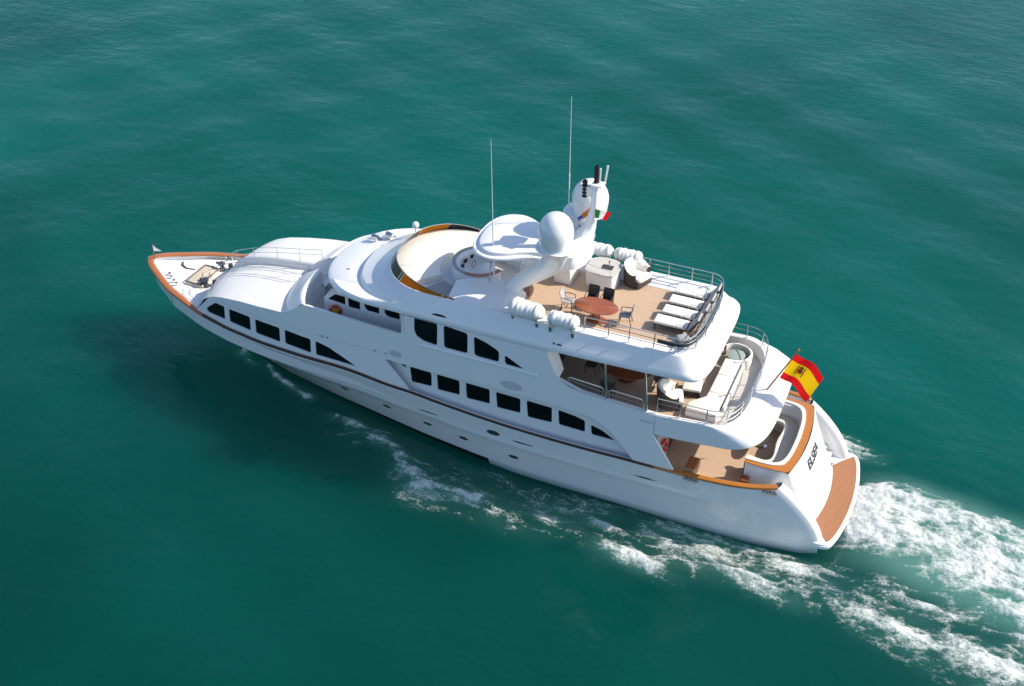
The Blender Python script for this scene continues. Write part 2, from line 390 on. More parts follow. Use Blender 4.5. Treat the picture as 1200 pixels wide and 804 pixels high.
def Wl(x): return interp(x, [1.2, 2, 4, 8, 15, 17, 19.8, 22.3, 24.9, 28, 30.1, 32.3], [3.3, 3.5, 3.66, 3.68, 3.55, 3.38, 3.0, 2.55, 2.06, 1.40, .76, 0.0])
U = list(np.concatenate([np.linspace(0, .12, 16)[:-1], np.linspace(.12, .9, 60)[:-1], np.linspace(.9, 1, 22)]))
def hull_pt(u, t):
    xc = 3.3+33.75*u
    fr = max(0, (xc-12)/25.05); xw = xc-4.75*fr**1.6
    if u < .16: xw -= 2.05*(1-u/.16)**1.3
    yc, zc = Bc(xc), Zc(xc); yw = Wl(xw)
    if u < .10:
        yc -= .30*(1-u/.10)**2.2; yw -= .22*(1-u/.10)**2.2
    if t <= 0:
        k = 1+t*.22; return (xw-(.0 if u < .5 else (u-.5)*2*(-t)*1.2), yw*k, t*1.4)
    if t < .62: s = .72*(t/.62)**(1.0+.12*u)
    else: s = .72+.28*((t-.62)/.38)
    y = yw+(yc-yw)*s
    x = xw+(xc-xw)*t**(1+.9*max(0, 1-u/.16)) if t > 0 else xw
    bump = .035*math.exp(-((t-.60)/.045)**2)*min(1, (1-u)*8)*min(1, u*8)
    return (x, y+bump, zc*t)
TS = [-1, -.6, -.25, .065, .09, .12, .24, .36, .46, .54, .58, .60, .62, .66, .74, .84, .93, 1]
hull = B()
for sgn in (1, -1):
    rows = [[(p[0], sgn*p[1], p[2]) for p in (hull_pt(u, t) for u in U)] for t in TS]
    k0 = TS.index(.065)
    hull.grid(rows[k0:], flip=(sgn < 0)); kb = next(i for i, u in enumerate(U) if 3.3+33.75*u > 16.3)
    hull.grid([r_[kb:] for r_ in rows[:k0+1]], mi=1, flip=(sgn < 0)); hull.grid([r_[:kb+1] for r_ in rows[:k0+1]], flip=(sgn < 0))
    # inner face of the bulwark and quarter wing, and its top edge
    inn = []
    for t in (1, .75, .5):
        inn.append([(p[0]-(.10 if u > .93 else 0), sgn*max(0, p[1]-(.17 if u > .02 else .12)), p[2]) for u, p in ((u, hull_pt(u, 1)[:2]+(Zc(3.3+33.75*u)*(1-(1-t)*.55),)) for u in U)])
    hull.grid([rows[-1]]+inn, flip=(sgn > 0))
    # quarter wing: the aft edge of the hull side turned inboard
    ed = [hull_pt(0, t) for t in TS[4:]]
    q1 = [(p[0], sgn*p[1], p[2]) for p in ed]
    Q = [q1]+[[(p[0]-dx, sgn*(p[1]-dy), max(-.3, p[2]+dz)) for p in ed] for dx, dy, dz in ((.035, .03, .015), (.09, .10, .035), (.13, .20, .05), (.14, .32, .05), (.12, .40, .035), (.05, .47, -.02), (-.12, .52, -.14), (-.50, .54, -.9))]
    hull.grid(Q, flip=(sgn > 0))
hull.build('hull', ['hullwhite', 'boot'], yacht, ang=40)
# side marks on the hull: port lights, vents
def hull_surf(x, z):      # port side point near x, z
    best = None
    for t in np.linspace(.05, .98, 94):
        lo, hi = 0., 1.
        for _ in range(22):
            mid = (lo+hi)/2
            if hull_pt(mid, t)[0] < x: lo = mid
            else: hi = mid
        p = hull_pt(lo, t)
        if best is None or abs(p[2]-z) < abs(best[2]-z): best = p
    return Vector(best)
def hull_oval(x, z, a, b_, name, m, proud=.012, n=20):
    pts = []; g = B()
    for k in range(n):
        q = hull_surf(x+a*math.cos(2*math.pi*k/n), z+b_*math.sin(2*math.pi*k/n)); q.y += proud; pts.append(q)
    c = hull_surf(x, z); c.y += proud+.004
    g.add(pts+[c], [[k, (k+1) % n, n] for k in range(n)])
    return g.build(name, m, yacht)

for x, z in ((24.0, 1.65), (21.7, 1.38), (19.5, 1.16), (17.6, 1.02), (15.05, .88)):
    hull_oval(x, z, .24, .10, 'porthole', 'dsteel')
hull_oval(16.0, 2.06, .32, .14, 'mooring_eye', 'dsteel')
for x, z in ((19.3, 2.1), (14.55, 1.93), (8.85, 1.91)):
    hull_oval(x, z, .52, .035, 'vent_slot', 'dsteel')
for x, z in ((6.85, 2.52), (3.55, 2.72)):
    c = hull_surf(x, z); g = B()
    g.tube([(x-.3, c.y+.03, c.z), (x-.28, c.y+.12, c.z+.06), (x+.28, c.y+.12, c.z+.06), (x+.3, c.y+.03, c.z)], .05, 8)
    for q in (-.17, 0, .17): g.box((x+q, c.y+.08, c.z), (.08, .2, .16))
    g.build('fairlead', 'steel', yacht)
# anchor pocket style mark left out; cap rail
us = [u for u in np.linspace(0.0, 1, 150)]
def cap_path(sgn):
    P = []
    for u in us:
        p = hull_pt(u, 1); P.append((p[0], sgn*p[1], p[2]))
    return P
port = cap_path(1)
full = port+[(x, -y, z) for x, y, z in port[-2::-1]]
g = B(); rows = []
for i, p in enumerate(full):
    a = Vector(full[max(0, i-1)]); b_ = Vector(full[min(len(full)-1, i+1)]); t = (b_-a).normalized()
    o_ = Vector((t.y, -t.x, 0)).normalized()         # outboard on the port side going forward is +y
    o_ = -o_ if o_.dot(Vector((p[0]-20, p[1]*6, 0))) < 0 else o_
    wi = interp(p[0], [7, 9.5, 30.5, 32.2, 34], [.20, .05, .05, .14, .27]); wo = interp(p[0], [8, 10, 30, 32.5], [.045, .022, .022, .045])
    P = Vector(p)
    rows.append([P+o_*wo+Vector((0, 0, -.05)), P+o_*wo+Vector((0, 0, .045)), P+o_*(wo-.02)+Vector((0, 0, .06)), P-o_*(wi-.02)+Vector((0, 0, .06)), P-o_*wi+Vector((0, 0, .045)), P-o_*wi+Vector((0, 0, -.02))])
def cut(lo, hi, test=lambda p: True):
    return [i for i, p in enumerate(full) if lo <= p[0] <= hi and test(p)]
g.grid([rows[i] for i in cut(31.7, 99)], cu=True); g.build('cap_rail', 'varn', yacht, ang=50)
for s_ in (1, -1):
    for lo, hi, nm, m_ in ((0, 8.6, 'cap_rail', 'varno'), (8.3, 31.95, 'cap_rail_side', 'varn_shade')):  # middle stretch is the same cap rail, its shade put into the colour
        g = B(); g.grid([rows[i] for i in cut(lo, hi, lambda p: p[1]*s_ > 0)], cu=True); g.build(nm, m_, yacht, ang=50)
# thin white bead under the cap rail forward
for s_ in (1, -1):
    g = B(); g.tube([(p[0], s_*(p[1]+.012), p[2]-.10) for p in port if p[0] < 36.9], .022, 6)
    g.build('rub_bead', 'white', yacht)

# ---- decks
def deck_sheet(xs, z, inset, name, m, zf=None):
    g = B(); rows = []
    for x in xs:
        yy = max(.02, Bc(x)-inset-.30*max(0, 1-(x-3.3)/3.375)**2.2*(x < 7)); zz = zf(x) if zf else z
        rows.append([(x, yy*k, zz+(.03*(1-k*k))) for k in np.linspace(-1, 1, 9)])
    g.grid(rows); return g.build(name, m, yacht, recalc=False)
deck_sheet(np.linspace(2.9, 21.5, 40), 1.95, .30, 'main_deck', 'teak')
deck_sheet(np.linspace(30.9, 36.75, 24), 0, .17, 'foredeck', 'white', zf=lambda x: 3.30+.045*(x-31))

# ---- swim platform, transom, stairs
def sup(x0, r, w_, n, k):      # quarter of a superellipse corner, port side to centreline aft
    out = []
    for a in np.linspace(0, math.pi/2, k):
        out.append((x0+r-r*abs(math.sin(a))**(2/n), w_*abs(math.cos(a))**(2/n)))
    return out
half = [(1.75, 3.18), (1.30, 3.22), (.95, 3.16), (.74, 2.98), (.55, 2.2), (.40, 1.1), (.36, 0)]
half = smooth(half, 2)
pl = half+[(x, -y) for x, y in half[-2::-1]]
g = B(); g.prism([(1.75, 3.12)]+pl+[(1.75, -3.12)], .18, .46); g.build('swim_platform', 'white', yacht, bevel=.04)
g = B(); ins = [(x+.10, y*.955) for x, y in half]
tk = ins+[(x, -y) for x, y in ins[-2::-1]]
tk = [p for p in tk if p[0] < .98]; g.prism([(1.50-.04+.26*k*k, 2.0*k) for k in np.linspace(-1, 1, 17)]+[(1.40, 2.45)]+tk+[(1.40, -2.45)], .46, .475); g.build('platform_teak', 'teakx', yacht)
g = B(); g.tube([(x-.015, y, .36) for x, y in pl], .035, 8); g.build('platform_fender', 'white', yacht)
# sloping transom: bulges aft in the middle
g = B(); rows = []
for t in np.linspace(0, 1, 12):
    z = 3.17-2.72*t; xo = 2.78-1.25*t**1.15
    wd = 2.47-.42*t
    rows.append([(xo+.26*(k*k)-.05*(1-k*k), wd*k, z) for k in np.linspace(1, -1, 25)])
g.grid(rows)
for s_ in (0, -1):
    sd = [r[s_] for r in rows]
    g.grid([sd, [(4.9, p[1], p[2]) for p in sd]])
g.build('transom', 'white', yacht, ang=45)
def transom_pt(y, z):
    t = (3.17-z)/2.72; wd = 2.47-.42*t; k = y/wd
    return Vector((2.78-1.25*t**1.15+.26*k*k-.05*(1-k*k), y, z))
# stairs either side of the transom
for s_ in (1, -1):
    g = B()
    for i in range(6):
        z = .46+i*.27; x = 1.62+i*.28
        g.box((x+.9, s_*2.44, z/2+.02), (1.8, .62, z+.02))
    g.build('stairs', 'white', yacht, bevel=.02)
    for i in range(1, 5):
        z = .46+i*.27; x = 1.62+i*.28
        g = B(); g.box((x+.14, s_*2.42, z+.036), (.26, .44, .012)); g.build('stair_tread', 'nonskid', yacht)
# settee moulding on the transom with a teak rim
rim_o = [(4.95, 2.46), (4.2, 2.50), (3.3, 2.47), (3.04, 2.42), (2.88, 1.7), (2.80, .8), (2.77, 0)]
rim_i = [(4.95, 2.24), (4.2, 2.25), (3.75, 2.2), (3.40, 1.95), (3.24, 1.4), (3.17, .7), (3.15, 0)]
def res(poly, n=28):
    P = np.array(smooth(poly, 2)); L = np.r_[0, np.cumsum(np.hypot(*np.diff(P, axis=0).T))]
    q = np.linspace(0, L[-1], n); return [(float(np.interp(a, L, P[:, 0])), float(np.interp(a, L, P[:, 1]))) for a in q]
def mirror(h): return h+[(x, -y) for x, y in h[-2::-1]]
ro = [np.array(p) for p in mirror(res(rim_o))]; ri = [np.array(p) for p in mirror(res(rim_i))]
g = B(); rows = []
for a, b_ in zip(ro, ri):
    c = a*.12+b_*.88
    rows.append([(a[0], a[1], 3.16), (a[0], a[1], 3.20), (c[0], c[1], 3.20), (c[0], c[1], 3.16)])
g.grid(rows, cu=True); g.build('transom_rim', 'varno', yacht)
g = B(); rows = []
def lerp(k): return [a*(1-k)+b_*k for a, b_ in zip(ro, ri)]
rc = lerp(.85)
cent = np.array((5.2, 0))
def inn(d): return [b_+(cent-b_)/max(.01, np.linalg.norm(cent-b_))*d for b_ in ri]
for c_, z in ((rc, 3.17), (rc, 3.24), (inn(.10), 3.24), (inn(.16), 3.16), (inn(.24), 2.52)):
    rows.append([(p[0], p[1], z) for p in c_])
g.grid(rows); 
for i in (0, -1):
    g.add([(ro[i][0], ro[i][1], 3.165), (ro[i][0], ro[i][1], 1.9), (ri[i][0]+.0, ri[i][1]*.93, 1.9), (ri[i][0], ri[i][1]*.93, 3.165)], [[0, 1, 2, 3]])
g.build('settee_shell', 'white', yacht)
g = B(); rows = []
for d, z in ((.20, 2.50), (.20, 2.56), (.26, 2.60), (.72, 2.60), (.78, 2.55), (.78, 2.38), (.80, 1.95)):
    rows.append([(p[0], p[1], z) for p in inn(d)])
g.grid(rows); g.build('settee_seat', 'beige', yacht)
g = B(); rows = []
for d, z in ((.74, 2.58), (.74, 2.65), (.80, 2.68), (.90, 2.68), (.95, 2.64), (.95, 2.5)):
    rows.append([(p[0], p[1], z) for p in inn(d)])
g.grid(rows); g.build('settee_edge', 'cream', yacht)
# side blocks of the settee
for s_ in (1, -1):
    g = B(); g.prism([(3.35, s_*2.05), (4.90, s_*2.05), (4.90, s_*2.44), (3.35, s_*2.44)][::s_], 1.93, 3.155)
    g.build('settee_side', 'white', yacht)
# name on the transom
fc = bpy.data.curves.new('name_lettering', 'FONT'); fc.body = 'ELSEA'; fc.size = .62; fc.extrude = .006; fc.offset = .012; fc.align_x = 'CENTER'; fc.align_y = 'CENTER'; fc.space_character = 1.05; fc.shear = .15
to = bpy.data.objects.new('tmp', fc); col.objects.link(to)
me = bpy.data.meshes.new_from_object(to.evaluated_get(bpy.context.evaluated_depsgraph_get())); bpy.data.objects.remove(to)
me.name = 'name_lettering'
for v in me.vertices:        # lay the letters on the curved transom: text x runs to starboard
    y = -v.co.x*.95+.05; z = 2.42+v.co.y*.95
    p = transom_pt(y, z); p += Vector((-.9, 0, .43)).normalized()*(.03+v.co.z+.004); v.co = p
me.materials.append(M['letter']); lo = bpy.data.objects.new('name_lettering', me); col.objects.link(lo); lo.parent = yacht

# ---- side skin (port with window openings, starboard plain)
def rnd_poly(P, r=.09, n=4):
    out = []; N = len(P)
    for i in range(N):
        a, p, b_ = np.array(P[i-1]), np.array(P[i]), np.array(P[(i+1) % N])
        d1, d2 = np.linalg.norm(a-p), np.linalg.norm(b_-p); k = min(r, d1*.4, d2*.4)
        s0 = p+(a-p)/d1*k; s1 = p+(b_-p)/d2*k
        for t in np.linspace(0, 1, n): out.append(tuple((1-t)**2*s0+2*t*(1-t)*p+t*t*s1))
    return out
def inside(pt, poly):
    x, y = pt; c = False; j = len(poly)-1
    for i in range(len(poly)):
        xi, yi = poly[i]; xj, yj = poly[j]
        if (yi > y) != (yj > y) and x < (xj-xi)*(y-yi)/(yj-yi)+xi: c = not c
        j = i
    return c
def densify(P, d=.4):
    out = []
    for i in range(len(P)):
        a, b_ = np.array(P[i]), np.array(P[(i+1) % len(P)]); k = max(1, int(np.linalg.norm(b_-a)/d))
        out += [tuple(a+(b_-a)*j/k) for j in range(k)]
    return out
def skin(outline, holes, fn, name, m, thick=.10, parent=None, step=.35, sgn=1):
    outs = [densify(outline)]+[densify(h, .3) for h in holes]
    V = []; E = []
    for L in outs:
        k = len(V); V += L; E += [(k+i, k+(i+1) % len(L)) for i in range(len(L))]
    nb = len(V)
    xs = [p[0] for p in outline]; zs = [p[1] for p in outline]
    allp = np.array(V)
    for x in np.arange(min(xs)+.1, max(xs), step):
        for z in np.arange(min(zs)+.1, max(zs), step):
            if inside((x, z), outs[0]) and not any(inside((x, z), h) for h in outs[1:]) and np.min(np.hypot(allp[:, 0]-x, allp[:, 1]-z)) > .12:
                V.append((x, z))
    r = mgeo.delaunay_2d_cdt([Vector(v) for v in V], E, [], 0, 1e-5)
    v2, f2 = r[0], r[2]; F = []
    for f in f2:
        c = sum((v2[i] for i in f), Vector((0, 0)))/len(f)
        if inside(c, outs[0]) and not any(inside(c, h) for h in outs[1:]): F.append(list(f))
    g = B(); n_ = len(v2)
    def P(v, off):
        p = fn(v[0], v[1], off); return (p[0], sgn*p[1], p[2])
    vs = [P(v, 0) for v in v2]+[P(v, thick) for v in v2]
    fs = F+[[i+n_ for i in f[::-1]] for f in F]
    cnt = {}
    for f in F:
        for i in range(len(f)):
            a, b_ = f[i], f[(i+1) % len(f)]; cnt[(a, b_)] = cnt.get((a, b_), 0)+1
    for a, b_ in list(cnt):
        if (b_, a) not in cnt: fs.append([a, a+n_, b_+n_, b_])
    g.add(vs, fs); return g.build(name, m, parent or yacht, ang=40)
def pane(P, fn, off, name='window', m='glass', parent=None):
    g = B(); c = np.mean(np.array(P), axis=0); n_ = len(P)
    P2 = [tuple(c+(np.array(p)-c)*1.06) for p in P]
    ins_ = [tuple(c+(np.array(p)-c)*.5) for p in P]
    g.add([fn(p[0], p[1], off) for p in P2]+[fn(p[0], p[1], off) for p in ins_]+[fn(c[0], c[1], off)],
          [[i, (i+1) % n_, n_+(i+1) % n_, n_+i] for i in range(n_)]+[[n_+i, n_+(i+1) % n_, 2*n_] for i in range(n_)])
    return g.build(name, m, parent or yacht)
sk = lambda x, z, o: (x, Ys(x, z)-o, z)
W = [[(31.62, 3.98), (30.95, 4.54), (30.34, 4.57), (30.34, 3.86), (31.52, 3.80)],
     [(30.06, 4.55), (28.75, 4.55), (28.75, 3.80), (30.06, 3.84)],
     [(28.45, 4.55), (27.03, 4.51), (27.03, 3.74), (28.45, 3.79)],
     [(26.75, 4.51), (25.31, 4.43), (25.31, 3.68), (26.75, 3.76)],
     [(25.05, 4.42), (24.34, 4.27), (23.67, 4.0), (22.87, 3.65), (25.05, 3.67)]]
UW = [[(19.95, 7.0), (18.81, 6.97), (18.79, 5.88), (19.46, 5.93), (19.83, 6.1), (19.95, 6.36)],
      [(18.52, 6.97), (17.35, 6.87), (17.32, 5.88), (18.46, 5.88)],
      [(17.06, 6.82), (16.45, 6.66), (15.83, 6.4), (15.83, 5.86), (17.0, 5.88)],
      [(15.58, 6.31), (15.22, 6.14), (14.62, 5.84), (15.54, 5.85)]]
capz = lambda x: Zc(x)+.055
xs_c = list(np.linspace(31.9, 20.35, 26))
out = [(32.35, capz(32.35))]+[(x, capz(x)) for x in xs_c]+[(20.22, 3.20)]
out += smooth([(20.22, 3.20), (21.36, 4.36), (21.40, 4.46), (21.2, 4.48)], 1)
out += [(20.7, 4.46), (18, 4.5), (14.54, 4.5)]+smooth([(12.6, 4.47), (11.76, 4.42), (10.98, 4.20), (10.26, 3.66), (9.45, 2.75)], 2)
out += [(x, capz(x)) for x in (9.2, 8.6, 8.0)]+smooth([(7.66, 2.76), (8.55, 4.05), (8.72, 4.22), (8.7, 4.27)], 1)
out += [(8.69, 5.23), (9.71, 5.30), (10.70, 5.36), (12.04, 5.46)]+smooth([(12.5, 5.54), (13.04, 5.80), (13.45, 6.4), (13.69, 6.85), (13.66, 7.03)], 1)
out += [(14.5, 7.02), (17, 7.02), (20.2, 6.95), (20.58, 6.93), (20.57, 6.2)]+smooth([(20.57, 6.1), (20.6, 5.99), (20.75, 5.98)], 1)
out += [(22.4, 6.03), (24.8, 6.14), (25.4, 6.16)]+smooth([(25.7, 6.12), (26.2, 5.75), (26.8, 5.40)], 1)
out += [(27.8, 5.34), (29.3, 5.2), (30.3, 5.05), (31.0, 4.86), (31.35, 4.68)]
# remove accidental repeats
o2 = [out[0]]
for p in out[1:]:
    if math.dist(p, o2[-1]) > .02: o2.append(p)
out = o2
holes = [rnd_poly(w_, .10) for w_ in W]+[rnd_poly(w_, .14) for w_ in UW]
skin(out, holes, sk, 'superstructure_side', 'white')
skin(out, [], sk, 'superstructure_side', 'white', sgn=-1)
for h_ in holes: pane(h_, sk, .045)
# main deck saloon wall, set back behind the side deck
sw = lambda x, z, o: (x, Ys(x, z)-.40-o, z)
MW = [[(20.88, 4.15), (20.54, 4.15), (20.54, 3.98)], [(20.34, 4.12), (19.25, 4.10), (19.22, 3.38), (20.25, 3.34)], [(18.98, 4.10), (17.85, 4.08), (17.82, 3.33), (18.92, 3.30)],
      [(17.55, 4.07), (16.37, 4.05), (16.33, 3.30), (17.48, 3.27)], [(16.07, 4.02), (14.89, 4.0), (14.85, 3.26), (15.98, 3.22)],
      [(14.60, 4.01), (13.39, 3.98), (13.35, 3.21), (14.50, 3.17)], [(13.10, 3.97), (12.3, 3.89), (11.84, 3.78), (11.80, 3.20), (13.02, 3.22)],
      [(11.56, 3.66), (11.04, 3.52), (10.38, 3.16), (11.50, 3.17)]]
mh = [rnd_poly(w_, .09) for w_ in MW]
ow_ = [(22.6, 1.97), (22.6, 4.6), (8.6, 4.6), (8.6, 1.97)]
skin(ow_, mh, sw, 'saloon_wall', 'white'); skin(ow_, [], sw, 'saloon_wall', 'white', sgn=-1)
for h_ in mh: pane(h_, sw, .045)
# under-side of the upper deck over the side deck
for s_ in (1, -1):
    g = B(); g.grid([[(x, s_*(Ys(x, 4.5)-.05), 4.55), (x, s_*(Ys(x, 4.5)-.6), 4.55)] for x in np.linspace(8.5, 22.5, 24)]); g.build('side_deck_ceiling', 'white', yacht)
# aft saloon bulkhead with doors, aft of which the cockpit lies
g = B(); g.box((8.55, 0, 3.22), (.12, 6.3, 2.55)); g.build('saloon_bulkhead', 'white', yacht)
g = B(); g.box((8.48, 0, 3.0), (.03, 3.6, 2.05)); g.build('saloon_doors', 'glass', yacht)
# round vent grilles, small lights and seam lines on the side
def side_disc(x, z, a, b_, name, m, off=-.006, n=24):
    g = B(); P = [(x+a*math.cos(2*math.pi*k/n), z+b_*math.sin(2*math.pi*k/n)) for k in range(n)]
    g.add([sk(p[0], p[1], off) for p in P]+[sk(x, z, off-.004)], [[k, (k+1) % n, n] for k in range(n)]); return g.build(name, m, yacht)
side_disc(20.85, 4.9, .32, .16, 'vent_grille', 'grille')
side_disc(15.2, 4.86, .52, .20, 'vent_grille', 'grille')
for x in (24.66, 24.38, 21.9, 21.36): side_disc(x, 4.775, .045, .045, 'step_light', 'black')
side_disc(13.40, 7.41, .05, .05, 'step_light', 'black'); side_disc(13.16, 7.40, .12, .05, 'step_light', 'black')
side_disc(18.75, 7.34, .36, .085, 'side_vent', 'glass', off=-.012)
g = B(); g.tube([sk(x, 4.76-.0*x, -.001) for x in np.linspace(30.8, 21.0, 30)], .012, 6); g.build('seam', 'grille', yacht)
g = B(); g.tube([sk(x, 6.97+.1*0, .003) for x in np.linspace(20.4, 13.7, 26)], .015, 6); g.build('seam', 'grille', yacht)
g = B(); g.tube([sk(x, 5.72, .004) for x in np.linspace(19.6, 14.0, 20)], .055, 8); g.build('window_ledge', 'white', yacht)
# name plates of the yard, tiny script
side_disc(9.05, 4.84, .30, .045, 'script_plate', 'grille'); 

# ---- forward house: front, crowned roof with sunken walkway, curved windbreak
ex = np.linspace(31.35, 26.2, 22)
def ez(x): return interp(x, [26.2, 26.8, 27.8, 29.3, 30.3, 31.0, 31.35], [5.45, 5.40, 5.34, 5.2, 5.05, 4.86, 4.68])
WK = .62
g = B(); rows = []
ks = [1, .985, .95, .88, .78, .66, .54, .42, .32]
for x in ex:
    ye = Ys(x, ez(x))-.0; row = []
    bul = interp(x, [26, 30.4, 31.35], [0, .0, .32])
    for k in ks:
        y = WK+.18+(ye-WK-.18)*(k-.32)/.68
        h_ = .15*(1-((y)/ye)**2.2)
        row.append((x+bul*(1-(y/ye)**2), y, ez(x)+h_*interp(x, [30.6, 31.35], [1, .75])))
    zt = row[-1][2]
    row += [(x+bul*.95, WK+.10, zt-.03), (x+bul, WK+.03, zt-.14), (x+bul, WK, zt-.36), (x+bul, .3, zt-.37), (x+bul, 0, zt-.37)]
    rows.append(row+[(p[0], -p[1], p[2]) for p in row[-2::-1]])
g.grid(rows); g.build('forward_roof', 'nonskid', yacht, ang=38)
top = rows[0]; base = []
for p in top:
    k = p[1]/top[0][1]; base.append((32.40+.75*(1-abs(k)**1.8), k*(Ys(32.4, 3.6)-.02), 3.34+.25*abs(k)**6))
mid1 = [tuple(np.array(a)*.75+np.array(b_)*.25+np.array((.10, 0, .05))) for a, b_ in zip(top, base)]
mid2 = [tuple(np.array(a)*.4+np.array(b_)*.6+np.array((.04, 0, .02))) for a, b_ in zip(top, base)]
g = B(); g.grid([top, mid1, mid2, base]); g.build('forward_house_front', 'white', yacht, ang=50)
# walkway steps up to the bridge and rails beside it
for s_ in (1, -1):
    g = B()
    for hh in (.55, .28):
        g.tube([(33.0, s_*.72, 3.9+hh), (32.0, s_*.72, 4.6+hh), (31.0, s_*.72, 5.0+hh), (29.6, s_*.72, 5.35+hh), (28.3, s_*.72, 5.6+hh), (27.0, s_*.72, 5.85+hh)], .016, 6)
    for x, z in ((32.0, 4.6), (31.0, 5.0), (29.6, 5.35), (28.3, 5.6), (27.0, 5.85)): g.tube([(x, s_*.72, z-.25), (x, s_*.72, z+.55)], .016, 6)
    g.build('walkway_rail', 'steel', yacht)
def wb(y, z, x0): return (x0, y, z)
for s_ in (1, -1):
    g = B(); rows = []
    for y in np.linspace(.55, 3.36, 26):
        k = y/3.36
        xo = 27.75-.55*k**2-.55*k**6; xt = 26.45-.35*k**2-.45*k**5
        zo = 5.30-.10*k**8+.12*(1-k); zt = 6.22-.06*k**6
        yo = y*(Ys(xo, zo)-.02)/3.36 if k > .9 else y
        yt = y*(Ys(xt, zt)-.02)/3.36
        rows.append([(xo, s_*min(yo, Ys(xo, zo)-.01), zo-.1), (xo-.12, s_*min(y, Ys(xo, zo)-.02), zo+.02), (xo*.55+xt*.45, s_*(y*.55+yt*.45), zo*.50+zt*.50), (xt+.18, s_*yt, zt-.10), (xt+.05, s_*yt, zt), (xt-.06, s_*yt, zt+.005), (xt-.14, s_*(yt-.02), zt-.05), (xt-.22, s_*(yt-.05), 4.95)])
    g.grid(rows)
    g.add([(p[0], p[1], p[2]) for p in rows[0]], [list(range(8))])
    g.build('windbreak', 'white', yacht, ang=40)
# bridge side deck and centre floor
g = B(); g.grid([[(x, y*(Ys(min(x, 25), 5)-.05), 5.02) for y in np.linspace(-1, 1, 9)] for x in np.linspace(20.3, 26.6, 12)]); g.build('bridge_deck', 'deckgrey', yacht)
# ---- wheelhouse
whw = lambda x, z, o: (x, Ys(x, z)-1.0-o-.0, z)
BW = [[(24.9, 6.07), (24.5, 6.41), (23.98, 6.40), (23.97, 5.99)], [(23.84, 6.40), (23.22, 6.35), (23.18, 5.94), (23.80, 5.94)],
      [(23.0, 6.37), (22.22, 6.32), (22.2, 5.99), (22.83, 6.0), (22.97, 6.14)], [(21.96, 6.33), (21.17, 6.29), (21.16, 5.95), (21.77, 5.96), (21.93, 6.09)]]
bh = [rnd_poly(w_, .06) for w_ in BW]
wo = [(20.3, 5.0), (20.3, 7.0), (24.55, 6.9), (25.1, 6.1), (25.1, 5.0)]
skin(wo, bh, whw, 'wheelhouse_wall', 'white', thick=.07); skin(wo, [], whw, 'wheelhouse_wall', 'white', thick=.07, sgn=-1)
for h_ in bh: pane(h_, whw, .03)
g = B(); rows = []; rg = []
yw0 = Ys(25.1, 6)-1.03
for k in np.linspace(-1, 1, 21):
    y = k*yw0; bx = 25.1+.5*(1-abs(k)**2.2)
    rows.append([(bx, y, 5.0), (bx, y, 6.05)]); rg.append([(bx, y, 6.05), (bx-.55, y, 6.85)])
g.grid(rows); g.build('wheelhouse_front', 'white', yacht)
g = B(); g.grid(rg); g.build('windscreen', 'glass', yacht)
for s_ in (1, -1): g = B(); g.box((20.35, s_*(Ys(20.3, 6)-.5), 5.98), (.08, 1.0, 2.0)); g.build('side_deck_bulkhead', 'white', yacht)

# ================================================================= SUNDECK SHELL (closed rings, bow -> port -> stern -> starboard)
def ring(xf, rf, nf, xa, ra, na, wfun, zfun, N=(26, 40, 22)):
    H = []
    for a in np.linspace(0, math.pi/2, N[0])[:-1]:          # front corner, centreline to port
        x = xf-rf+rf*abs(math.cos(a))**(2/nf); k = abs(math.sin(a))**(2/nf); H.append((x, k*wfun(x)))
    for x in np.linspace(xf-rf, xa+ra, N[1])[:-1]: H.append((x, wfun(x)))
    for a in np.linspace(0, math.pi/2, N[2]):
        x = xa+ra-ra*abs(math.sin(a))**(2/na); k = abs(math.cos(a))**(2/na); H.append((x, k*wfun(x)))
    full_ = H+[(x, -y) for x, y in H[-2:0:-1]]
    return [(x, y, zfun(x)) for x, y in full_]
zl = lambda x: interp(x, [6.5, 9, 13.7, 20.5, 23, 25.6], [7.16, 7.10, 7.02, 6.97, 6.98, 6.84])
wl_ = lambda x: Ys(min(x, 22.0), 7.0)-.004*0
